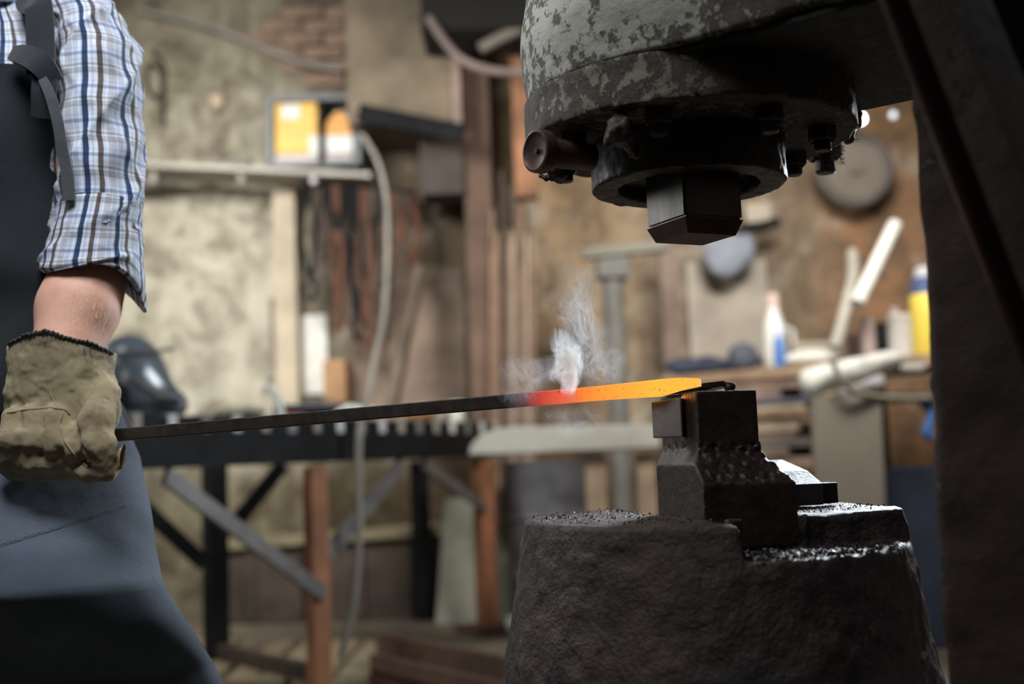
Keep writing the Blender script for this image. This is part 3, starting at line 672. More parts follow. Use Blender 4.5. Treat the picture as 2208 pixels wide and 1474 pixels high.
bib = sheet(bibf, 60, 60, .0022, 'apron_bib', M_bib, per)
edge = [(870, .455), (950, .480), (1000, .505), (1100, .57), (1200, .63), (1300, .70)]
def skirtf(u, v):
    z = 1.02-.72*v
    # right silhouette follows the forward thigh
    xr = np.interp(z, [.30, .45, .58, .66, .74, .80, .88, .95, 1.02], [-.40, -.405, -.438, -.462, -.490, -.514, -.553, -.585, -.615]); xl = np.interp(z, [.3, .6, 1.02], [-1.06, -1.04, -.975])
    yf = np.interp(z, [.30, .50, .60, .68, .73, .78, .84, .90, 1.02], [1.65, 1.645, 1.60, 1.525, 1.487, 1.510, 1.580, 1.640, 1.648])
    a = (u*2-1)*1.45; x = (xl+xr)/2+(xr-xl)/2*sin(a); dep = .20
    kx = np.clip((x+.78)/.30, -1, 1); yf = yf+.05*max(0, -kx)  # the forward leg is on the right
    y = yf+dep*(1-cos(a))*.8+.010*sin(x*26+z*5)*v+.006*sin(x*50-z*20)*v+.007*sin(z*30+x*18)
    return Vector((x, y, z))
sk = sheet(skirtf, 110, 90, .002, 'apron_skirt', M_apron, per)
# pocket: raised patch lying on the skirt
def on_skirt(px, py, out=.0042):
    p = at(px, py, 1.6); best = None
    o = Vector((0, 0, CAMZ)); d = (p-o)
    lo_, hi_ = 0, 1
    # march along the line of sight until just in front of the skirt surface
    t = .80
    def sk_y(x, z):
        v = (1.02-z)/.72; xr = np.interp(z, [.30, .45, .58, .66, .74, .80, .88, .95, 1.02], [-.40, -.405, -.438, -.462, -.490, -.514, -.553, -.585, -.615]); xl = np.interp(z, [.3, .6, 1.02], [-1.06, -1.04, -.975])
        s_ = max(-1, min(1, (x-(xl+xr)/2)/((xr-xl)/2))); return skirtf((math.asin(s_)/1.45+1)/2, v).y
    while t < 1.25:
        q = o+d*t
        if q.y > sk_y(q.x, q.z): break
        t += .0008
    q = o+d*t; q.y -= out; return q
def pock(u, v):
    a, b = Vector((-60, 1000)), Vector((238, 1022)); c, e = Vector((-60, 1198)), Vector((276, 1095))
    p = a.lerp(b, u).lerp(c.lerp(e, u), v); return on_skirt(p.x, p.y)
sheet(pock, 26, 14, .0012, 'pocket', M_apron, sk)
st_ = MB()
for i in range(46):
    u = i/46; p = Vector((-60, 1198)).lerp(Vector((276, 1095)), u)-Vector((0, 5)); q = p+Vector((4.2, -1.3)); st_.tube([on_skirt(p.x, p.y, .0065), on_skirt(q.x, q.y, .0065)], .0006, 5)
st_.build('stitching', M_thread, sk)
# straps and buckle knot
def ribbon(pts, wd_, th, name, m, par):
    pts = [Vector(p) for p in pts]; rs_ = []
    fine = []
    for i in range(len(pts)-1):
        p0, p1, p2, p3 = pts[max(i-1, 0)], pts[i], pts[i+1], pts[min(i+2, len(pts)-1)]
        for j in range(8):
            f = j/8; fine.append(.5*((2*p1)+(-p0+p2)*f+(2*p0-5*p1+4*p2-p3)*f*f+(-p0+3*p1-3*p2+p3)*f**3))
    fine.append(pts[-1]); n = len(fine)
    for i, p in enumerate(fine):
        t = (fine[min(i+1, n-1)]-fine[max(i-1, 0)]).normalized(); s = t.cross(Vector((0, -1, .1))).normalized(); nn = s.cross(t)
        ww = wd_ if not hasattr(wd_, '__len__') else np.interp(i/(n-1), np.linspace(0, 1, len(wd_)), wd_)
        rs_.append([p+s*ww/2*a+nn*th/2*b for a, b in ((-1, -1), (-.9, -1.1), (0, -1), (.9, -1.1), (1, -1), (1, 1), (0, 1), (-1, 1))])
    b = MB(); V = [q for r in rs_ for q in r]; F_ = [(i*8+k, i*8+(k+1) % 8, (i+1)*8+(k+1) % 8, (i+1)*8+k) for i in range(n-1) for k in range(8)]
    F_ += [tuple(range(8)), tuple((n-1)*8+k for k in range(8))[::-1]]; return b.add(V, F_).build(name, m, par, True, angle=50)
ribbon([(-.705, 1.77, 1.605), (-.695, 1.70, 1.590), (-.680, 1.655, 1.560), W(82, 10, 1.628), W(88, 110, 1.612), W(88, 160, 1.607)], .040, .003, 'neck_strap', M_strap, bib)
ribbon([(-.845, 1.77, 1.605), (-.855, 1.70, 1.590), (-.87, 1.655, 1.555), (-.89, 1.636, 1.49), (-.90, 1.634, 1.44)], .040, .003, 'neck_strap', M_strap, bib)
ribbon([W(28, 118, 1.632), W(52, 120, 1.612), W(88, 138, 1.598), W(118, 178, 1.606)], [.020, .030, .034, .026], .010, 'strap_knot', M_strap, bib)
ribbon([W(98, 150, 1.604), W(95, 200, 1.602), W(93, 255, 1.612)], [.034, .036, .034], .003, 'strap_end', M_bib, bib)
ribbon([W(92, 170, 1.597), W(108, 205, 1.590), W(124, 260, 1.588), W(134, 320, 1.590), W(145, 380, 1.592), W(148, 432, 1.594)], [.012, .014, .015, .015, .016, .016], .003, 'strap_tail', M_tail, bib)
def trouserf(X, Y, Zz):
    f = None
    for hip, kn, an in (((-.68, 1.80, .92), (-.565, 1.74, .52), (-.57, 1.78, .10)), ((-.87, 1.80, .92), (-.90, 1.76, .50), (-.91, 1.82, .10))):
        g = chain(X, Y, Zz, [hip, kn, an], [.092, .072, .062], .03); f = g if f is None else smin(f, g, .02)
    f = smin(f, ell(X, Y, Zz, (-.775, 1.80, .95), (.165, .115, .12)), .04); f = np.maximum(f, .07-Zz); return near(f, X, Y, Zz, .004, 14, 2, .02)
nets(trouserf, (-1.06, 1.45, .05), (-.42, 2.0, 1.08), .009).build('trousers', M_trouser, per, True, angle=180)
for (x, y) in ((-.57, 1.74), (-.91, 1.78)):
    def bootf(X, Y, Zz, x=x, y=y):
        f = smin(cap(X, Y, Zz, (x, y+.04, .05), (x, y-.13, .035), .048, .042), cap(X, Y, Zz, (x, y+.04, .06), (x, y+.04, .14), .055, .052), .02)
        return np.maximum(f, -Zz)
    nets(bootf, (x-.08, y-.2, -.01), (x+.08, y+.13, .22), .007).build('boot', M_iron2, per, True)
# --- gloves
def glovef(X, Y, Zz):
    S = []
    for y, a, b, Y0, hy in [(1034, 42, 190, 1.588, .020), (1005, 14, 236, 1.590, .034), (960, 4, 246, 1.594, .041), (915, 10, 250, 1.600, .043), (870, 17, 249, 1.602, .048), (820, 17, 247, 1.603, .054), (770, 19, 244, 1.604, .060), (700, 22, 242, 1.604, .064)]:
        p, q = W(a, y, 1.60), W(b, y, 1.60); S.append(((p.z+q.z)/2, (p.x+q.x)/2, Y0, (q.x-p.x)/2, hy))
    f = sect(X, Y, Zz, S)
    # cuff ends on a slanting line
    e1, e2 = W(30, 742, 1.6), W(240, 742, 1.6); top = e1.z+(X-e1.x)*(e2.z-e1.z)/(e2.x-e1.x)-.008+.014*np.clip(1-((X-(e1.x+e2.x)/2)/.07)**2, 0, 1)-(Y-1.58)*.12
    f = np.maximum(f, Zz-top)
    # fingers fold up from below in front of the bar
    for i, (x, yt, yb, dy) in enumerate([(30, 896, 1008, 0), (76, 890, 1016, -.003), (122, 892, 1014, -.005), (172, 930, 1004, -.006)]):
        pts = [W(x+6, 960, 1.60)+Vector((0, .02, 0)), W(x, yb-8, 1.592), W(x, yb-26, 1.568+dy), W(x-2, (yt+yb)/2, 1.556+dy), W(x-2, yt+4, 1.562+dy)]
        f = smin(f, chain(X, Y, Zz, pts, [.018, .0175, .017, .0165, .0145], .010), .0075)
    # thumb comes down over them on the right
    th = chain(X, Y, Zz, [W(222, 850, 1.585), W(206, 912, 1.548), W(216, 962, 1.536), W(226, 992, 1.538)], [.022, .0215, .0195, .0150], .012)
    f = smin(f, th, .006)
    # forefinger edge curling up at the right below the thumb
    ff = chain(X, Y, Zz, [W(140, 1000, 1.575), W(185, 1018, 1.552), W(232, 1014, 1.545), W(262, 990, 1.548), W(272, 966, 1.555)], [.013, .013, .0115, .0085, .0065], .010)
    f = smin(f, ff, .004)
    # slit and hole where the cloth gapes
    f = -smin(-f, chain(X, Y, Zz, [W(150, 902, 1.54), W(158, 916, 1.535)], [.0085, .0080], .004), .003)
    f = -smin(-f, chain(X, Y, Zz, [W(160, 925, 1.530), W(168, 965, 1.520), W(205, 1000, 1.518)], [.0045, .004, .003], .004), .005)
    m = abs(f) < .02; x, z, y = X[m], Zz[m], Y[m]
    f[m] += .0028*fbm(x, y, z*1.4, 26, 2)+.0010*fbm(x, y, z, 110, 2)
    hol = sect(X, Y, Zz, [(s[0], s[1], s[2], s[3]-.008, s[4]-.009) for s in S[5:]]); return np.maximum(f, -hol)
g = nets(glovef, (W(-40, 700).x, 1.49, W(0, 1060).z), (W(300, 700).x, 1.67, W(0, 690).z), .0019).build('glove', M_glove, per, True, angle=180)
# seams and overlocked edge
def sfind(px, py, out=0):
    o = Vector((0, 0, CAMZ)); d = at(px, py, 1.5)-o; ts = np.linspace(1.52/1.5, 1.66/1.5, 160)
    P_ = np.array([o+d*t for t in ts]); f = glovef(P_[:, 0].reshape(-1, 1, 1), P_[:, 1].reshape(-1, 1, 1), P_[:, 2].reshape(-1, 1, 1)).ravel()
    k = np.argmax(f < 0); return (o+d*ts[k] if f[k] < 0 else None)
def seam(pix, r, name, m, wob=0, n=30):
    pts = []
    for i in range(n+1):
        t = i/n*(len(pix)-1); k = min(int(t), len(pix)-2); f = t-k; x = pix[k][0]*(1-f)+pix[k+1][0]*f; y = pix[k][1]*(1-f)+pix[k+1][1]*f
        q = sfind(x, y+wob*sin(i*2.4))
        if q is not None: pts.append(q+Vector((0, -.0004, 0)))
    if len(pts) > 2: MB().tube(pts, r, 6).build(name, m, g, True)
rim = []
for x_ in np.linspace(21, 243, 70):
    for y_ in np.arange(700, 800, 2.):
        q_ = sfind(x_, y_)
        if q_ is not None: rim.append(sfind(x_, y_+3) or q_); break
rim = [q_+Vector((0, -.0006, .0012*sin(i_*2.2))) for i_, q_ in enumerate(rim)]
MB().tube(rim, .0026, 6).build('overlock_edge', M_thread, g, True)
seam([(96, 735), (98, 790), (108, 850), (124, 878)], .0009, 'seam', M_glove)
seam([(16, 890), (60, 882), (110, 878), (140, 882), (150, 892)], .0016, 'seam', M_glove)
seam([(133, 892), (128, 915), (140, 950), (165, 985), (190, 1008)], .0016, 'seam', M_glove)
thr = MB()
for k in range(2):
    a = sfind(182+k*12, 745)
    if a is None: continue
    pp = [a+Vector((0, -.001, 0))]
    for j in range(5): pp.append(pp[-1]+Vector((random.uniform(-.001, .003), -.0006, -random.uniform(.002, .005))))
    thr.tube(pp, .0004, 5)
if thr.v: tag(thr.build('loose_thread', M_thread, g), kind='stuff')
g2 = bpy.data.objects.new('glove', None)
def glove2(X, Y, Zz):
    f = sect(X, Y, Zz, [(.85, hdR.x, 1.66, .05, .03), (.88, hdR.x, 1.66, .062, .042), (.93, hdR.x-.01, 1.66, .060, .042), (.985, wrR.x+.005, 1.66, .062, .046), (1.0, wrR.x, 1.66, .064, .048)])
    for i in range(4):
        x = hdR.x-.045+i*.030; f = smin(f, chain(X, Y, Zz, [(x, 1.66, .862), (x, 1.63, .858), (x, 1.612, .88), (x, 1.615, .915)], [.017, .017, .016, .014], .01), .006)
    return near(smin(f, chain(X, Y, Zz, [(hdR.x+.055, 1.65, .95), (hdR.x+.05, 1.615, .92), (hdR.x+.03, 1.60, .895)], [.019, .018, .015], .01), .006), X, Y, Zz, .002, 26, 2, .01)
bpy.data.objects.remove(g2)
nets(glove2, (-1.13, 1.56, .82), (-.90, 1.73, 1.02), .0045).build('glove', M_glove, per, True, angle=180)
#BG
# ------------------------------------------------------------------ background
def pb(mb, x0, y0, x1, y1, Y, dep, bev=.004, rot=None):
    a, b, c = at(x0, (y0+y1)/2, Y), at(x1, (y0+y1)/2, Y), at((x0+x1)/2, (y0+y1)/2, Y)
    h = (at((x0+x1)/2, y0, Y)-at((x0+x1)/2, y1, Y)).z
    return mb.box(c+Vector((0, dep/2, 0)), ((b-a).x, dep, h), rot, bev)
def C2(name, c, v=.25, rough=.75, **k): return mat(name, tuple(x*(1+v) for x in c), tuple(x*(1-v) for x in c), k.pop('scale', 5), rough, **k)
M_wood = C2('old brown timber', (.20, .125, .07), .4, stretch=(1, 8, 8)); M_darkwood = C2('dark timber', (.06, .042, .03), .4)
M_tan = C2('tan boards', (.34, .25, .17), .3); M_greyb = C2('grey board', (.34, .31, .27), .2); M_white = C2('off white plastic', (.66, .65, .60), .1, .5)
M_black = C2('black steel', (.012, .012, .013), .3, .85, spec=.15); M_brace = C2('grey steel angle', (.16, .15, .145), .3, .5, metal=.2)
M_leg = C2('rusty orange steel leg', (.30, .125, .060), .45, .7, scale=7, stretch=(1, 1, .5)); M_red = C2('red brown beam', (.12, .05, .035), .4, .7)
M_yel = C2('amber yellow plastic', (.62, .37, .065), .1, .5); M_yel2 = C2('orange yellow plastic', (.62, .28, .035), .1, .5); M_lab = C2('white label', (.60, .59, .57), .04, .6)
M_frame = C2('blue grey frame', (.12, .13, .14), .2, .5); M_navy = C2('navy cloth', (.03, .04, .07), .3, .8); M_blue = C2('blue plastic', (.06, .16, .42), .2, .45)
M_helm = C2('glossy grey helmet', (.10, .12, .135), .2, .22, spec=.8); M_helmd = C2('dark visor', (.03, .035, .04), .2, .25); M_cable = C2('grey cable', (.25, .235, .205), .15, .6)
M_olive = C2('olive brown sheet metal', (.15, .115, .075), .3, .7); M_pink = C2('rusty brown sheet', (.20, .145, .11), .4, .85, scale=3)
# --- table
zt = 1.07; e0 = at(232, 900, 3.62); eN = at(690, 900, 4.7); eF = at(1044, 900, 6.15)
for p in (e0, eN, eF): p.z = 0
ed = (eF-eN).normalized(); e0 = eN-ed*1.15; e1 = eF+ed*.12; vv = Vector((-.62, .78, 0)).normalized()
tb = empty('welding_table', (eN.x, eN.y, 0), 'long steel welding table with slatted top and rusty orange legs', 'table')
def leg(p, y0z, w_, m): return MB().box((p.x, p.y, (y0z)/2), (w_, w_, y0z), (0, 0, .62), .006).build('leg', m, tb)
leg(eN+vv*.03+Vector((-.01, 0, 0)), .87, .075, M_leg); leg(eF+vv*.03, .87, .085, M_leg)
Bp = at(462, 1000, 5.45); Bp.z = 0; leg(Bp, .90, .095, M_black); leg(e0+vv*.05, .87, .075, M_black); leg(eF+vv*.62, .87, .08, M_black)
MB().beam(e0+Z*.968, e1+Z*.968, .05, .17).build('front_rail', M_black, tb); MB().beam(e0+vv*.93+Z*.968, e1+vv*.60+Z*.968, .05, .15).build('back_rail', M_black, tb)
MB().beam(e0+Z*.968, e0+vv*.93+Z*.968, .05, .15).build('end_rail', M_black, tb); MB().beam(eN+Z*.06, Bp+Z*.06, .05, .06).build('floor_rail', M_darkwood, tb)
MB().box(eF+Z*.015, (.30, .24, .03), (0, 0, .6), .004).build('foot_plate', M_red, tb)
def brace(a, b, w_=.05, m=M_brace, th=.02): return MB().beam(a, b, th, w_).build('brace', m, tb)
def onedge(px, z, off=0):
    """point of the front edge plane seen at a column"""
    best = min((abs(1104+2550*((e0+ed*t).x)/((e0+ed*t).y)-px-(0), ), t) for t in np.linspace(-.3, 3.4, 400)); return e0+ed*best[1]+Z*z
brace(onedge(350, .86), eN+Z*.37, .06); brace(onedge(858, .86), eN+ed*.03+Z*.52, .07); brace(onedge(905, .86), eF+Z*.62-ed*.03, .05)
brace(at(612, 1000, 5.6), at(512, 1122, 5.5), .07, M_black); brace(at(440, 1215, 5.3), at(300, 1085, 5.1), .07, M_black)
L_ = (e1-e0).length; ns = 17; sl = None
for i in range(ns):
    p = e0+ed*(.06+i*(L_-.1)/(ns-1)); a = p-vv*.035+Z*1.028; b = p+vv*(.95-.30*i/(ns-1))+Z*1.028
    o = MB().beam(a, b, .045, .062).build('slat', M_brace, tb)
    if i % 3 != 2: MB().box(a-vv*.004, (.03, .012, .055), (0, 0, atan2(vv.y, vv.x)+pi/2), .002).build('slat_end', M_lab if i % 2 else M_greyb, o)
ztop = 1.061
def ont(px, off, z=ztop):
    p = onedge(px, z); return p+vv*off
# helmet on the table
hp = at(300, 880, 4.0); hp.z = ztop
hm = empty('welding_helmet', hp, 'glossy grey welding helmet standing on the left end of the table', 'helmet')
def helmf(X, Y, Zz):
    x, y, z = X-hp.x, Y-hp.y, Zz-hp.z
    f = ell(x, y, z, (-.03, 0, .10), (.125, .15, .18)); f = smin(f, cap(x, y, z, (.0, 0, .10), (.115, -.01, .035), .085, .052), .05)
    f = np.maximum(f, -z); return np.maximum(f, -ell(x, y, z, (-.03, .05, .05), (.10, .12, .14)))
nets(helmf, hp-Vector((.2, .2, .01)), hp+Vector((.22, .2, .31)), .007).build('shell', M_helm, hm, True, angle=180)
MB().box(hp+Vector((-.045, -.135, .062)), (.12, .03, .085), (0.1, 0, .1), .012).build('visor', M_helmd, hm)
MB().tube([hp+Vector((.12*cos(a)*1.0+.0, -.13*sin(a)-.01, .225-.02*sin(a))) for a in np.linspace(-.2, 2.9, 14)], .006, 8).build('rim_band', M_brace, hm, True)
MB().tube([hp+Vector((.165, -.05, .05)), hp+Vector((.10, -.14, .06)), hp+Vector((.02, -.16, .12))], .010, 8).build('lower_rim', M_brace, hm, True)
def blob(name, c, r, m, label, cat, seed=1, flat=True, rough=.2, h=None, group=None):
    c = Vector(c); c = c+Z*r[2]*(.9 if flat else 0)
    def f(X, Y, Zz):
        g_ = near(ell(X+0*Y, Y, Zz, c, r), X+seed, Y, Zz, min(r)*rough, .6/min(r), 2, min(r)); return np.maximum(g_, c.z-r[2]*.85-Zz) if flat else g_
    R_ = Vector(r)*1.35; o = nets(f, c-R_, c+R_, h or min(r)/5).build(name, m, None, True, angle=180); return tag(o, label, cat, group)
def onp(px, py, Y, z): p = at(px, py, Y); p.z = z; return p
blob('rag', onp(520, 880, 4.5, ztop), (.10, .07, .028), C2('beige rag', (.42, .38, .27), .2), 'beige crumpled rag lying on the table right of the helmet', 'rag', 3)
k = empty('clamp', onp(588, 870, 4.6, ztop), 'white curved clamp standing on the table behind the bar', 'clamp')
kp = Vector(k.location); MB().tube([kp+Vector(q) for q in ((-.045, 0, .10), (-.02, 0, .125), (.01, 0, .10), (.028, 0, .05), (.03, 0, .0))], [.008, .013, .017, .016, .018], 10).build('jaw', M_white, k, True)
MB().tube([kp+Vector(q) for q in ((-.02, 0, .125), (0, 0, .16))], .006, 8).build('screw', M_brace, k, True)
def pix_thing(name, label, cat, x0, y0, x1, y1, Y, dep, m, bev=.006, rot=None, group=None, rest=None):
    b = MB(); pb(b, x0, y0, x1, y1, Y, dep, bev, rot)
    if rest is not None:
        dz = rest-min(v[2] for v in b.v); b.v = [(v[0], v[1], v[2]+dz) for v in b.v]
    return tag(b.build(name, m), label, cat, group)
tc = empty('toolbox', onp(690, 870, 5.15, ztop), 'long low dark toolbox lying on the middle of the table', 'toolbox'); tp = Vector(tc.location)
MB().box(tp+Z*.03, (.40, .14, .06), (0, 0, .3), .008).build('box_body', M_black, tc); MB().box(tp+Z*.068, (.40, .14, .016), (0, 0, .3), .006).build('lid', M_helm, tc)
MB().tube([tp+Vector((-.06, -.02, .075)), tp+Vector((-.05, -.02, .095)), tp+Vector((.05, .02, .095)), tp+Vector((.06, .02, .075))], .005, 8).build('handle', M_brace, tc, True)
pix_thing('red_block', 'small red block on the table in front of the toolbox', 'block', 608, 872, 655, 884, 4.8, .06, C2('red', (.5, .12, .09), .2), rest=ztop)
blob('white_cloth', onp(765, 875, 5.0, ztop), (.09, .06, .032), M_white, 'crumpled white cloth on the table right of the toolbox', 'cloth', 8)
def cup(name, p, r, h, m, label, cat, par=None, hollow=True):
    b = MB(); b.lathe([(0, 0), (r*.85, 0), (r, h), (r*.9, h), (r*.76, .004+h*.05), (0, .004+h*.05)], Matrix.Translation(p), 28); o = b.build(name, m, par, True); return tag(o, label, cat)
cup('cup', onp(985, 860, 5.9, ztop), .042, .10, M_white, 'white cup on the far end of the table', 'cup')
cup('tin', onp(950, 860, 5.75, ztop), .03, .06, M_greyb, 'small grey tin beside the white cup', 'tin')
blob('orange_rag', onp(905, 850, 5.7, ztop), (.06, .05, .045), C2('orange cloth', (.42, .20, .07), .3), 'dull orange rag on the table left of the tin', 'rag', 12)

# --- wall pieces on the left
pix_thing('leaning_board', 'narrow off white board standing against the wall behind the table', 'board', 642, 678, 706, 850, 7.17, .03, M_white)
pix_thing('dark_board', 'short dark brown board hanging left of the white board', 'board', 580, 640, 640, 790, 7.05, .05, C2('dark umber board', (.20, .165, .13), .2))
pix_thing('wall_pilaster', 'pale plastered pilaster on the wall below the yellow case', 'pilaster', 590, 402, 640, 900, 7.02, .18, C2('peach plaster', (.46, .39, .29), .15, .9), .02)
pix_thing('orange_box', 'small orange brown box right of the white board', 'box', 697, 775, 745, 868, 6.95, .25, C2('orange card', (.36, .20, .10), .2))
ca = empty('wall_case', at(677, 356, 6.75), 'grey framed case with two yellow compartments and white labels on the shelf', 'case')
b = MB()
for q in ((574, 203, 775, 216), (574, 345, 775, 357), (574, 216, 588, 345), (762, 216, 776, 345)): pb(b, *q, 6.72, .26, .006)
b.build('frame', M_frame, ca); pb(MB(), 686, 214, 698, 350, 6.71, .27).build('divider', M_black, ca)
pb(MB(), 588, 216, 762, 345, 6.94, .02).build('back_panel', M_frame, ca)
p = pb(MB(), 591, 219, 686, 330, 6.76, .16, .02).build('yellow_pack', M_yel, ca)
pb(MB(), 607, 225, 646, 257, 6.752, .02).build('label', M_lab, p); pb(MB(), 666, 292, 690, 330, 6.75, .02).build('label', M_lab, p)
pb(MB(), 592, 331, 686, 352, 6.75, .16).build('tray', C2('pale pink tray', (.46, .40, .38), .1), ca)
a_, w2_ = at(729, 265, 6.76), .08
o = MB().prism([at(x, y, 6.76) for x, y in ((698, 330), (698, 285), (705, 262), (720, 243), (735, 238), (748, 250), (757, 275), (761, 330))], (0, 0, 0), (0, .15, 0), .006).build('orange_pack', M_yel2, ca)
pb(MB(), 698, 291, 761, 329, 6.748, .02).build('label', M_lab, o); pb(MB(), 697, 331, 758, 352, 6.75, .16).build('tray', C2('grey pink tray', (.42, .36, .35), .1), ca)
sh_ = empty('wall_shelf', at(540, 370, 6.7), 'pale narrow wall shelf under the yellow case', 'shelf')
MB().beam(at(250, 352, 6.7)+Vector((0, .18, 0)), at(800, 378, 6.7)+Vector((0, .18, 0)), .4, .028).build('board', C2('pale grey board', (.40, .38, .33), .15), sh_)
for x in (330, 520, 676):
    q = at(x, 385, 6.75); MB().tube([q+Vector((0, 0, .04)), q+Vector((0, 0, -.03))], .02, 12).build('knob', M_lab if x == 676 else M_greyb, sh_, True)
def cable(pix, r, name, label, cat, m=None):
    P_ = [at(*q) for q in pix]; fine = []
    for i in range(len(P_)-1):
        p0, p1, p2, p3 = P_[max(i-1, 0)], P_[i], P_[i+1], P_[min(i+2, len(P_)-1)]
        for j in range(8):
            f = j/8; fine.append(.5*((2*p1)+(-p0+p2)*f+(2*p0-5*p1+4*p2-p3)*f*f+(-p0+3*p1-3*p2+p3)*f**3))
    return tag(MB().tube(fine+[P_[-1]], r, 10).build(name, m or M_cable, None, True), label, cat)
cable([(780, 290, 6.5), (815, 350, 6.5), (834, 440, 6.5), (835, 560, 6.5), (828, 680, 6.4), (808, 780, 5.5), (793, 868, 4.86), (778, 915, 4.78), (773, 1000, 4.76), (774, 1150, 4.76), (764, 1290, 4.76), (735, 1420, 4.76)], .014, 'hanging_cable', 'grey cable hanging from the yellow case down over the table', 'cable')
cable([(250, 398, 6.95), (380, 388, 6.95), (450, 362, 6.95), (540, 345, 6.9)], .024, 'looped_hose', 'pale hose looping along the wall below the shelf at left', 'hose')
cable([(300, 20, 7.05), (460, 60, 7.05), (640, 130, 7.05), (738, 150, 7.08)], .018, 'sagging_wire', 'thin wire sagging across the upper wall above the yellow case', 'wire')
cable([(925, 40, 6.1), (985, 120, 5.9), (1060, 152, 5.85), (1150, 150, 5.8), (1240, 110, 5.8)], .022, 'drooping_cable', 'thick cable drooping between the hood and the hammer head', 'cable', C2('mauve grey cable', (.20, .155, .14), .2))
cable([(1035, 105, 6.15), (1085, 78, 6.15), (1160, 45, 6.15)], .03, 'grey_pipe', 'short grey pipe slanting upward left of the hammer head', 'pipe', C2('dull pipe', (.16, .14, .12), .2))
for (x, y, r, c) in ((318, 165, .07, M_black), (340, 255, .05, M_darkwood), (600, 470, .06, M_greyb)):
    pass
cable([(330, 110, 7.19), (355, 150, 7.18), (345, 210, 7.18), (318, 190, 7.18), (322, 140, 7.18), (350, 165, 7.17), (352, 270, 7.18)], .016, 'coiled_cord', 'dark coiled cord hanging on the plaster above the sleeve', 'cord', M_darkwood)
tag(blob('plaster_hook', at(468, 222, 7.15), (.05, .05, .06), C2('pale peach', (.55, .44, .32), .1), 'small pale knob on the plaster left of the yellow case', 'knob', 4, False), None)
# bricks showing through the plaster near the top
br = MB().box((0, 0, 0), (.245, .05, .07), None, .006).build('brick', C2('red brick', (.25, .165, .12), .3, .9, scale=9)); bme = br.data; bpy.data.objects.remove(br)
wb = bpy.data.objects['wall_back']; i = 0
for r_ in range(6):
    for c_ in range(5):
        if (r_, c_) in ((0, 0), (0, 4), (5, 0), (4, 0), (5, 4), (1, 4)): continue
        q = at(560+c_*92+(46 if r_ % 2 else 0), 40+r_*29, WY); o = bpy.data.objects.new('brick', bme); COL.objects.link(o); o.parent = wb
        o.location = q-Vector(wb.location)+Vector((random.uniform(-.004, .004), -.004+random.uniform(0, .012), 0)); o.rotation_euler.y = random.uniform(-.01, .01)
# hood
ho = empty('forge_hood', at(850, 290, 6.2), 'olive brown sheet metal forge hood with a dark lower lip', 'hood')
b = MB(); pb(b, 745, -60, 985, 262, 6.55, .6, .01); b.build('hood_body', M_olive, ho); MB().beam(at(775, 243, 6.5), at(1000, 288, 6.4), .05, .10).build('lower_lip', M_black, ho)
pb(MB(), 972, -60, 990, 275, 6.52, .05).build('corner_trim', C2('mauve trim', (.25, .18, .15), .2), ho)
pix_thing('black_panel', 'plain black panel high on the wall beside the hammer head', 'panel', 905, -80, 1150, 62, 6.1, .4, C2('panel black', (.006, .005, .004), .2, .9))  # flat black panel near the top of the wall
# posts and leaning stock between wall zones
pix_thing('wooden_post', 'dark brown wooden post reaching up right of the forge hood', 'post', 1000, -165, 1060, 905, 6.75, .18, C2('umber post', (.115, .07, .05), .35, .85, scale=3), .012)
pix_thing('rusty_post', 'orange rusty post hanging down beside the left edge of the hammer head', 'post', 1100, -165, 1150, 420, 6.6, .14, C2('orange rust post', (.26, .12, .06), .4), .01)
pix_thing('dark_cabinet', 'dark metal box hanging on the wall under the hood lip', 'box', 905, 298, 1000, 418, 6.7, .3, C2('dark brown box', (.05, .036, .030), .3), .012)
rs = random.Random(11)
for i in range(9):
    x = 1052+i*11; t = rs.uniform(6, 12); c = rs.choice([(.17, .11, .08), (.30, .24, .19), (.08, .055, .04), (.24, .15, .10)])
    top = rs.uniform(330, 600); a, q = at(x+t, top, 6.72), at(x+10, 880, 6.66); q = a+(q-a)*1.65
    if q.z < 0: q = a+(q-a)*(a.z/(a.z-q.z))
    tag(MB().tube([a, q], rs.uniform(.010, .0135), 8).build('steel_rod', C2('rod stock', c, .3), None, True), 'rusty steel rod leaning in the bundle against the dark wooden post', 'rod', 'rods leaning beside the wooden post')
rl = empty('tool_rail', at(820, 395, 6.85), 'dark steel rail on the wall holding a row of tongs', 'rail')
MB().beam(at(648, 388, 6.9), at(897, 416, 6.9), .03, .03).build('rail_bar', M_black, rl)
MB().beam(at(655, 388, 6.9), at(655, 388, 6.9)+Vector((0, .3, 0)), .02, .02).build('bracket', M_black, rl); MB().beam(at(890, 415, 6.9), at(890, 415, 6.9)+Vector((0, .3, 0)), .02, .02).build('bracket', M_black, rl)
def tongs(p, ln, m, a):
    ln *= 1.5
    t = empty('tongs', p, 'blacksmith tongs hanging in the row on the wall rail', 'tongs', 'tongs hanging on the wall rail')
    for s in (-1, 1):
        MB().tube([p+Vector((s*.012, 0, .02)), p+Vector((s*(.03+a), -.01, -ln*.5)), p+Vector((s*.008, 0, -ln*.8))], .017, 8).build('handle', m, t, True)
        MB().tube([p+Vector((s*.008, 0, -ln*.8)), p+Vector((-s*.035, 0, -ln*.88)), p+Vector((-s*.008, 0, -ln))], [.012, .016, .012], 8).build('jaw', m, t, True)
for i in range(12):
    x = 664+i*20; tongs(at(x, 396+i*2.8, 6.84), rs.uniform(.28, .62), [M_black, M_darkwood, C2('worn tong steel', (.22, .19, .16), .2), M_rust][rs.randrange(4)], rs.uniform(0, .02))
sp_ = MB().prism([at(x, y, 7.175) for x, y in ((735, 560), (1000, 580), (1005, 905), (760, 905))], (0, 0, 0), (0, .02, 0), .003)
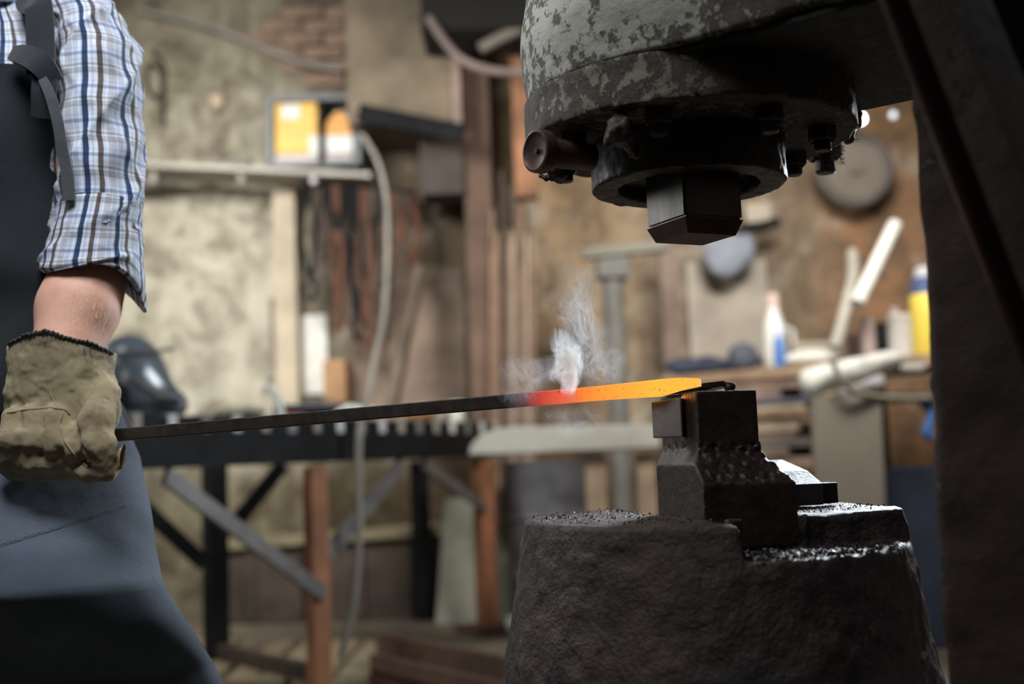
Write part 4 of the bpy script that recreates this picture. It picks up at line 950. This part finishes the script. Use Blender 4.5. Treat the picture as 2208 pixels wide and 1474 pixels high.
tag(sp_.build('rusty_sheet', M_pink), 'mottled pinkish rusty sheet leaning on the wall behind the table', 'sheet')
tag(MB().beam(at(905, 575, 6.8), at(842, 890, 6.5), .06, .05).build('dark_plank', C2('dark slanting plank', (.12, .09, .065), .3)), 'dark plank leaning diagonally against the rusty sheet', 'plank')

# --- low things behind and under the table
cr_ = empty('low_crate', at(730, 1330, 6.7), 'long low dark crate with a pale plank lid beyond the table legs', 'crate'); cr_.location.z = 0
z1 = at(730, 1168, 6.7).z; x0_, x1_ = at(490, 1200, 6.8).x, at(955, 1200, 6.8).x
MB().box(((x0_+x1_)/2, 6.94, z1/2), (x1_-x0_, .42, z1), None, .01).build('crate_body', M_darkwood, cr_)
MB().box(((x0_+x1_)/2, 6.92, z1+.02), (x1_-x0_+.04, .48, .045), (0, -.03, 0), .006).build('lid_plank', C2('ochre plank', (.24, .20, .12), .3), cr_)
for i in range(4): MB().box((x0_+(i+.5)*(x1_-x0_)/4, 6.72, z1/2), (.05, .02, z1*.96), None, .003).build('batten', M_black if i % 2 else M_darkwood, cr_)
s_ = MB(); q = [at(955, 1075, 6.6), at(1090, 1075, 6.6)]; s_.prism([Vector((q[0].x, 6.75, q[0].z)), Vector((q[1].x, 6.75, q[1].z)), Vector((q[1].x, 6.45, 0)), Vector((q[0].x-.05, 6.45, 0))], (0, 0, 0), (0, .02, 0))
tag(s_.build('green_grey_sheet', C2('pale green grey sheet', (.24, .235, .18), .2, .6)), 'pale green grey sheet leaning behind the far table leg', 'sheet')
for nm, lb, pa, qa, m in (('steel_beam', 'red brown steel beam lying on the floor left of the anvil', (812, 1362, 5.1), (1125, 1442, 4.3), M_red), ('floor_beam', 'lower dark red beam on the floor nearest the anvil foot', (800, 1412, 4.75), (1130, 1500, 3.95), M_red)):
    a, q = at(*pa), at(*qa); t = empty(nm, Vector(((a.x+q.x)/2, (a.y+q.y)/2, 0)), lb, 'beam'); a.z = q.z = 0; hz = .10 if nm == 'steel_beam' else .07
    MB().beam(a+Z*(hz-.006), q+Z*(hz-.006), .012, .13).build('top_flange', C2('worn brown flange', (.17, .10, .07), .3), t); MB().beam(a+Z*hz/2, q+Z*hz/2, hz-.02, .02).build('web', m, t); MB().beam(a+Z*.006, q+Z*.006, .012, .13).build('bottom_flange', m, t)
blob('white_rag', onp(1112, 1240, 6.0, 0), (.07, .05, .05), M_white, 'small white rag on the floor just left of the anvil', 'rag', 6)
rs = random.Random(3)
for i in range(7):
    a = at(480+i*62, 1290+rs.uniform(-4, 8), 6.6); a.z = .012
    tag(MB().box((a.x, 5.55-.05*i, .012+.0*i), (.125, 1.1, .024), (0, 0, rs.uniform(-.04, .04)), .003).build('floor_board', C2('pale dusty board', (.27+.03*(i % 2), .225, .14), .2)), 'pale dusty board lying on the floor under the table', 'board', 'boards on the floor under the table')

# --- white plank on trestle
wp = empty('white_plank', at(1210, 985, 5.3), 'long off white plank with rounded end on a timber trestle behind the bar', 'plank'); p0_, p1_ = at(1012, 978, 5.25), at(1420, 978, 5.5)
pts = [at(x, y, 5.25) for x, y in ((1010, 982), (1014, 962), (1032, 940), (1062, 926), (1110, 919), (1420, 914), (1425, 966), (1240, 974), (1110, 980))]
MB().prism(pts, (0, 0, 0), (0, .22, 0), .008).build('board', C2('off white plank', (.46, .45, .40), .15), wp)
pb(MB(), 1268, 975, 1312, 1300, 5.3, .1).build('trestle_leg', M_tan, wp); pb(MB(), 1380, 975, 1420, 1300, 5.3, .1).build('trestle_leg', M_tan, wp)
dr = empty('dark_drum', onp(1185, 1100, 6.3, 0), 'dark blue steel drum standing beyond the white plank', 'drum'); dp = Vector(dr.location)
MB().lathe([(0, 0), (.23, 0), (.23, .26), (.24, .27), (.23, .28), (.23, .55), (.24, .56), (.23, .57), (.23, .84), (.235, .85), (.22, .85), (.215, .83), (0, .83)], Matrix.Translation(dp), 40).build('drum_body', C2('dark blue drum', (.10, .10, .11), .5, .6), dr, True)
MB().lathe([(0, .83), (.03, .83), (.03, .845), (0, .845)], Matrix.Translation(dp+Vector((.15, 0, 0))), 16).build('bung', M_brace, dr, True)

# --- right-hand rack and shelf
zr = 1.265; ra_, rb2 = at(1425, 815, 6.25), at(2060, 745, 5.2); ra_.z = rb2.z = zr; rd = (rb2-ra_).normalized(); rn = Vector((-rd.y, rd.x, 0)); 
if rn.y < 0: rn = -rn
rk = empty('timber_rack', (ra_.x, ra_.y, 0), 'timber rack with a thick brown top board behind the die and column', 'rack')
rl_ = (rb2-ra_).length; ra1 = atan2(rd.y, rd.x)
def rbox(s0, s1, n0, n1, z0, z1, name, m, par=rk, bev=.004):
    c = ra_+rd*(s0+s1)/2+rn*(n0+n1)/2; c.z = (z0+z1)/2; return MB().box(c, (s1-s0, n1-n0, z1-z0), (0, 0, ra1), bev).build(name, m, par)
rbox(0, rl_, 0, .62, zr-.055, zr, 'top_board', C2('brown board', (.30, .20, .125), .25)); rbox(0, .95, .03, .6, 1.02, 1.05, 'shelf_board', M_wood); rbox(0, .95, .03, .6, .76, .79, 'shelf_board', M_wood); rbox(0, .95, .03, .6, .50, .53, 'shelf_board', M_wood)
for s in (.0, .90, rl_-.08): rbox(s, s+.07, .02, .09, 0, zr-.055, 'post', M_tan if s else M_darkwood); rbox(s, s+.07, .53, .60, 0, zr-.055, 'post', M_darkwood)
rs = random.Random(21)
cols = [(.30, .24, .17), (.10, .085, .08), (.24, .16, .12), (.07, .075, .10), (.36, .27, .17), (.16, .12, .09), (.28, .20, .17)]
for lvl, (zb, top) in enumerate(((1.05, 1.19), (.79, 1.0), (.53, .74))):
    z = zb; j = 0
    while z < top-.02:
        h = rs.uniform(.028, .055); c = cols[(j*3+lvl*2) % 7]; s = rs.uniform(.07, .12)
        nm = ['stored board, tan and rough, stacked on a shelf of the timber rack', 'stored block, dark and sooty, stacked on a shelf of the timber rack'][sum(c) < .4]
        o = rbox(s, s+rs.uniform(.60, .76), .005+rs.uniform(0, .05), .5, z, z+h-.003, 'stored_board' if sum(c) >= .4 else 'stored_block', C2('stored', c, .3), None)
        tag(o, nm, 'board' if sum(c) >= .4 else 'block', 'boards stacked in the timber rack' if sum(c) >= .4 else 'dark blocks stacked in the timber rack'); z += h; j += 1
def onr(px, n=.2, z=zr):
    """point on top of the rack in the column px"""
    best = min((abs(1104+2550*(ra_+rd*t+rn*n).x/(ra_+rd*t+rn*n).y-px), t) for t in np.linspace(-.3, 2.4, 500)); p = ra_+rd*best[1]+rn*n; p.z = z; return p
def rthing(name, label, cat, px, w_, dep, h, m, rot=0, n=.2, bev=.008, z=zr):
    p = onr(px, n, z); return tag(MB().box(p+Z*h/2, (w_, dep, h), (0, 0, rot), bev).build(name, m), label, cat)
blob('navy_bundle', onr(1505, .22), (.19, .13, .055), M_navy, 'dark navy cloth bundle on the left end of the rack', 'bundle', 5)
blob('dark_gloves', onr(1600, .15), (.075, .06, .075), C2('dark blue grey cloth', (.06, .065, .09), .3), 'dark crumpled work glove left of the spray bottle', 'glove', 15)
bp = onr(1680, .10); bt = empty('spray_bottle', bp, 'blue bottle with white cap on the rack', 'bottle')
MB().lathe([(0, 0), (.028, 0), (.030, .02), (.030, .13), (.016, .16), (0, .16)], Matrix.Translation(bp), 24).build('bottle_body', M_blue, bt, True); MB().lathe([(0, .155), (.022, .155), (.030, .19), (.018, .23), (0, .23)], Matrix.Translation(bp), 20).build('cap', C2('pale blue cap', (.62, .68, .8), .05, .4), bt, True)
wj = onr(1672, .42); j_ = empty('tall_white_jug', wj, 'tall white plastic jug with a pinkish cap behind the blue bottle', 'jug')
MB().lathe([(0, 0), (.06, 0), (.065, .03), (.062, .24), (.035, .32), (.03, .36), (0, .36)], Matrix.Translation(wj), 28).build('jug_body', M_white, j_, True); MB().lathe([(0, .355), (.036, .355), (.036, .42), (0, .42)], Matrix.Translation(wj), 20).build('cap', C2('pink cap', (.62, .45, .38), .1), j_, True)
MB().tube([wj+Vector((.06, 0, .24)), wj+Vector((.10, 0, .22)), wj+Vector((.10, 0, .12)), wj+Vector((.06, 0, .08))], .011, 8).build('handle', M_white, j_, True)
rthing('grey_crate', 'low grey box on the rack behind the white tray', 'box', 1760, .26, .16, .14, C2('grey tan box', (.30, .26, .20), .15), n=.45)
blob('white_tray', onr(1752, .22), (.15, .10, .045), M_white, 'low white tray on the rack in front of the grey box', 'tray', 2, rough=.08)
rthing('pink_carton', 'narrow mauve carton standing on the rack', 'carton', 1872, .06, .07, .21, C2('mauve carton', (.33, .255, .235), .1)); rthing('black_box', 'black box between the mauve carton and the white can', 'box', 1908, .09, .09, .19, M_black, n=.3)
rthing('dark_box', 'dark umber box left of the mauve carton', 'box', 1845, .06, .08, .15, C2('umber', (.09, .06, .05), .2), n=.3)
cp_ = onr(1950, .16); cc = empty('white_can', cp_, 'greyish white metal can on the rack left of the yellow canister', 'can')
MB().lathe([(0, 0), (.068, 0), (.070, .008), (.067, .014), (.067, .19), (.070, .196), (.066, .204), (0, .20)], Matrix.Translation(cp_), 32).build('can_body', C2('grey white can', (.44, .41, .38), .15, .5), cc, True); MB().lathe([(0, .198), (.02, .198), (.02, .235), (.012, .24), (0, .24)], Matrix.Translation(cp_+Vector((-.03, 0, 0))), 16).build('spout', M_greyb, cc, True)
yp = onr(2006, .16); yc = empty('yellow_canister', yp, 'yellow canister with blue neck and pale cap beside the column', 'canister')
MB().lathe([(0, 0), (.072, 0), (.075, .02), (.075, .27), (.070, .285), (0, .285)], Matrix.Translation(yp), 32).build('canister_body', C2('canister yellow', (.66, .50, .07), .08, .4), yc, True)
MB().lathe([(0, .283), (.070, .283), (.066, .35), (.05, .365), (0, .365)], Matrix.Translation(yp), 32).build('neck_band', C2('canister blue', (.05, .08, .17), .1, .4), yc, True); MB().lathe([(0, .363), (.048, .363), (.046, .40), (.03, .415), (0, .415)], Matrix.Translation(yp), 24).build('cap', C2('pale cap', (.45, .45, .46), .1, .4), yc, True)
tag(MB().tube([at(1848, 655, 5.5), at(1930, 484, 5.75)], .034, 20).build('white_tube', M_white, None, True), 'white tube leaning up to the right above the rack', 'tube')
cable([(1800, 748, 5.62), (1815, 700, 5.65), (1830, 640, 5.8), (1840, 590, 5.95), (1838, 545, 6.1)], .030, 'grey_tube', 'bent grey tube standing left of the white tube', 'tube', C2('grey tube', (.36, .34, .29), .15))
a = at(1700, 738, 6.6)
# white wrapped bundles under the board, on a lower bracket shelf
b1 = MB()
def bun(px0, py0, px1, py1, Y, r0, r1, name, label, seed, m):
    a, b = at(px0, py0, Y), at(px1, py1, Y)
    def f(X, Y_, Zz): return near(cap(X, Y_, Zz, a, b, r0, r1), X+seed, Y_, Zz, .012, 12, 2, .05)
    lo = Vector([min(a[i], b[i])-max(r0, r1)-.03 for i in range(3)]); hi = Vector([max(a[i], b[i])+max(r0, r1)+.03 for i in range(3)])
    return tag(nets(f, lo, hi, .010).build(name, m, None, True, angle=180), label, 'bundle')
bun(1752, 822, 1925, 778, 4.95, .062, .042, 'white_bundle', 'long white wrapped bundle strapped under the rack board', 3, M_white)
bun(1830, 836, 1890, 822, 5.15, .045, .04, 'grey_bundle', 'shorter greyish wrapped bundle below the long white one', 8, C2('pale lilac wrap', (.42, .41, .43), .1))
cable([(1795, 778, 4.85), (1812, 815, 4.84), (1840, 842, 4.86), (1900, 856, 4.9), (2000, 858, 4.95)], .013, 'strap_cable', 'pale thin cable looping under the white bundle', 'cable', C2('drab cable', (.26, .24, .19), .2))
tag(MB().box(at(1968, 792, 5.0), (.09, .05, .028), (0, 0, .2), .008).build('white_dish', M_white), 'small white dish in the dark space right of the bundle', 'dish')
ls = rthing('lower_ledge', 'drab timber ledge below the white bundle by the column', 'ledge', 1900, .62, .12, .04, C2('drab timber', (.17, .13, .09), .3), n=-.32, z=1.045)
gp = empty('grey_board', onp(1825, 1000, 4.9, 0), 'tall grey tan board standing under the ledge right of the die', 'board'); g0, g1 = at(1748, 960, 4.9), at(1908, 960, 4.9); zt_ = at(1825, 852, 4.9).z
MB().prism([Vector((g0.x-.01, 4.9, 0)), Vector((g0.x+.02, 4.9, zt_)), Vector((g1.x, 4.9, zt_)), Vector((g1.x-.03, 4.9, 0))], (0, 0, 0), (0, .05, 0), .004).build('board', C2('grey tan board', (.27, .235, .19), .12, scale=3), gp)
MB().box((g0.x+.15, 4.93, .04), (.40, .16, .08), None, .006).build('foot_block', M_darkwood, gp)
pix_thing('navy_screen', 'tall blue black panel behind the grey board by the column', 'panel', 1905, 858, 2060, 1250, 5.1, .06, M_navy, rest=0.0)
cable([(1990, 880, 5.08), (2004, 868, 5.08), (2010, 900, 5.08), (1998, 932, 5.08), (2012, 940, 5.08)], .022, 'blue_hose', 'short piece of bright blue hose by the column edge', 'hose', M_blue)
# stand with cross arm
ds = empty('machine_stand', onp(1340, 1000, 6.3, 0), 'dark grey stand with a horizontal arm in front of the tan wall', 'stand'); dq = Vector(ds.location); zc_ = at(1340, 535, 6.3).z
MB().tube([dq, dq+Z*zc_], .055, 20).build('stand_post', C2('grey post', (.14, .135, .12), .25), ds, True); MB().beam(at(1255, 548, 6.25), at(1440, 528, 6.25), .10, .06).build('cross_arm', C2('olive grey arm', (.16, .15, .12), .2), ds); MB().box(dq+Z*.02, (.28, .28, .04), None, .01).build('base', M_black, ds); MB().box(dq+Z*(zc_-.10), (.17, .16, .14), None, .02).build('arm_collar', C2('grey collar', (.13, .13, .115), .2), ds)
pix_thing('brown_post', 'thin brown timber post right of the machine stand', 'post', 1440, 520, 1478, 1300, 6.75, .1, C2('brown post', (.20, .145, .11), .3), rest=0)
pix_thing('stone_block_wall', 'pale plaster panel on the wall above the rack', 'panel', 1485, 560, 1660, 775, 7.12, .07, C2('pale grey plaster', (.42, .37, .31), .15, .9), .02)
pix_thing('wall_plate', 'small bright metal plate on the wall right of the ram', 'plate', 1608, 436, 1662, 478, 7.0, .04, C2('bright plate', (.45, .38, .30), .1)); tag(MB().beam(at(1560, 505, 6.9), at(1680, 478, 6.9), .06, .05).build('wall_bracket', M_black), 'dark bracket on the wall right of the ram', 'bracket')
blob('blue_cloth', at(1570, 545, 6.9), (.17, .06, .13), C2('grey blue cloth', (.24, .26, .31), .15), 'grey blue cloth hanging on the wall below the ram', 'cloth', 7, False)
# wheel on the wall
wl = empty('pulley_wheel', at(1842, 364, 6.95), 'large grey wheel hanging on the wall between hammer and column', 'wheel'); wc_ = Vector(wl.location); MB().tube([wc_, wc_+Vector((0, .25, 0))], .018, 12).build('axle', M_black, wl); Mw = Matrix.Translation(wc_) @ Matrix.Rotation(pi/2, 4, 'X')
def torus(R_, r, sx=1): return [(R_+r*cos(2*pi*k/14)*sx, r*sin(2*pi*k/14)) for k in range(14)]
MB().lathe(torus(.205, .030), Mw, 56, True).build('tyre', C2('dark grey tyre', (.12, .105, .095), .2, .7), wl, True); MB().lathe([(.0, -.012), (.185, -.012), (.185, .012), (0, .012)], Mw, 48).build('disc', C2('dusty disc', (.19, .16, .13), .1), wl, True); MB().lathe([(0, -.05), (.03, -.05), (.04, .05), (0, .05)], Mw, 20).build('hub', C2('hub', (.2, .17, .14), .2), wl, True)
# bulbs
def bulb(px, py, Y, r, st, label, name='lamp_bulb'):
    m, nt, b_ = new('lamp glow'); b_.inputs['Emission Color'].default_value = (.86, .95, 1, 1); b_.inputs['Emission Strength'].default_value = st
    p = at(px, py, Y); t = empty(name, p, label, 'lamp'); MB().lathe([(0, -r)]+[(r*sin(a), -r*cos(a)) for a in np.linspace(.2, 2.6, 10)]+[(r*.4, r*1.2), (0, r*1.2)], Matrix.Translation(p), 20).build('bulb', m, t, True); MB().lathe([(0, r*1.1), (r*.5, r*1.1), (r*.5, r*2.2), (0, r*2.2)], Matrix.Translation(p), 16).build('socket', M_black, t, True)
    MB().tube([p+Z*r*2.1, p+Z*(4.3-p.z)], .004, 6).build('cord', M_black, t, True)
bulb(1855, 256, 6.6, .026, 14, 'bright white lamp bulb hanging just below the hammer arm'); bulb(1926, 248, 6.7, .020, .9, 'dimmer bluish lamp bulb right of the bright one')

# ------------------------------------------------------------------ smoke
def smoke():
    c = at(1222, 770, 1.44); base = at(1220, 850, 1.44)
    m = bpy.data.materials.new('thin blue smoke'); m.use_nodes = True; nt = m.node_tree; nt.nodes.remove(nt.nodes['Principled BSDF']); out = nt.nodes['Material Output']
    v = coords(nt); sp = nd(nt, 'ShaderNodeSeparateXYZ')
    w1 = nd(nt, 'ShaderNodeTexNoise', i_Scale=14., i_Detail=2.); nt.links.new(v, w1.inputs['Vector'])
    off = nd(nt, 'ShaderNodeVectorMath', operation='MULTIPLY_ADD'); nt.links.new(w1.outputs['Color'], off.inputs[0]); off.inputs[1].default_value = (.075, .05, .05); off.inputs[2].default_value = (-.0375, -.025, -.025)
    ad = nd(nt, 'ShaderNodeVectorMath', operation='ADD'); nt.links.new(off.outputs[0], ad.inputs[0]); nt.links.new(v, ad.inputs[1]); nt.links.new(ad.outputs[0], sp.inputs[0])
    x, y, z = sp.outputs
    # plume: centre drifts right with height, radius grows
    def puff(cx, cy, cz, rx, ry, rz, k):
        def t(s, c_, r): return mth(nt, 'POWER', mth(nt, 'DIVIDE', mth(nt, 'ABSOLUTE', mth(nt, 'SUBTRACT', s, c_)), r), 2.)
        d = mth(nt, 'ADD', mth(nt, 'ADD', t(x, cx, rx), t(y, cy, ry)), t(z, cz, rz)); return mth(nt, 'MULTIPLY', mth(nt, 'MAXIMUM', mth(nt, 'SUBTRACT', 1., d), 0.), k)
    o = c; pts = []
    def q(px, py): p = at(px, py, 1.44)-Vector(smoke_root); return p
    P1, P2, P3_, P4, P5, P0 = q(1208, 772), q(1232, 800), q(1258, 690), q(1290, 790), q(1150, 800), q(1228, 830)
    s = puff(P1.x, P1.y, P1.z, .023, .02, .038, 3.6)
    for p, r, k in ((P2, (.016, .018, .030), 3.4), (P0, (.012, .018, .020), 3.2), (P3_, (.032, .03, .070), .42), (P4, (.036, .03, .028), .34), (P5, (.036, .03, .030), .30), (q(1225, 900), (.045, .03, .030), .25), (q(1120, 870), (.03, .03, .03), .2)): s = mth(nt, 'ADD', s, puff(p.x, p.y, p.z, *r, k))
    st = nd(nt, 'ShaderNodeMapping'); st.inputs['Scale'].default_value = (1, 1, .5); nt.links.new(ad.outputs[0], st.inputs['Vector'])
    n = noise(nt, st.outputs[0], 55, 4, .6, 1.2)
    rid = mth(nt, 'SUBTRACT', 1., mth(nt, 'MULTIPLY', mth(nt, 'ABSOLUTE', mth(nt, 'SUBTRACT', n, .5)), 13.))
    rid = mth(nt, 'POWER', mth(nt, 'MAXIMUM', rid, .0), 2.)
    dens = mth(nt, 'MULTIPLY', s, mth(nt, 'ADD', mth(nt, 'MULTIPLY', rid, 75.), 4.))
    pv = nd(nt, 'ShaderNodeVolumeScatter'); pv.inputs['Color'].default_value = (.84, .92, 1, 1); pv.inputs['Anisotropy'].default_value = .45; nt.links.new(dens, pv.inputs['Density'])
    nt.links.new(pv.outputs[0], out.inputs['Volume']); return m
smoke_root = at(1215, 960, 1.44)
sc_m = smoke()
b = MB(); V0 = at(1215, 760, 1.44); b.box(V0, (.185, .085, .27), None, 0)
n0 = len(b.v); b.v = b.v; o = MB(); o.v = b.v; o.f = b.f
me_o = o.build('smoke', sc_m); 
d_ = Vector(me_o.location)-smoke_root; me_o.data.transform(Matrix.Translation(d_)); me_o.location = smoke_root
tag(me_o, 'thin blue white smoke curling up from the hot part of the bar', 'smoke', kind='stuff')
sc.cycles.volume_bounces = 4; sc.cycles.volume_step_rate = .15; sc.cycles.volume_max_steps = 256
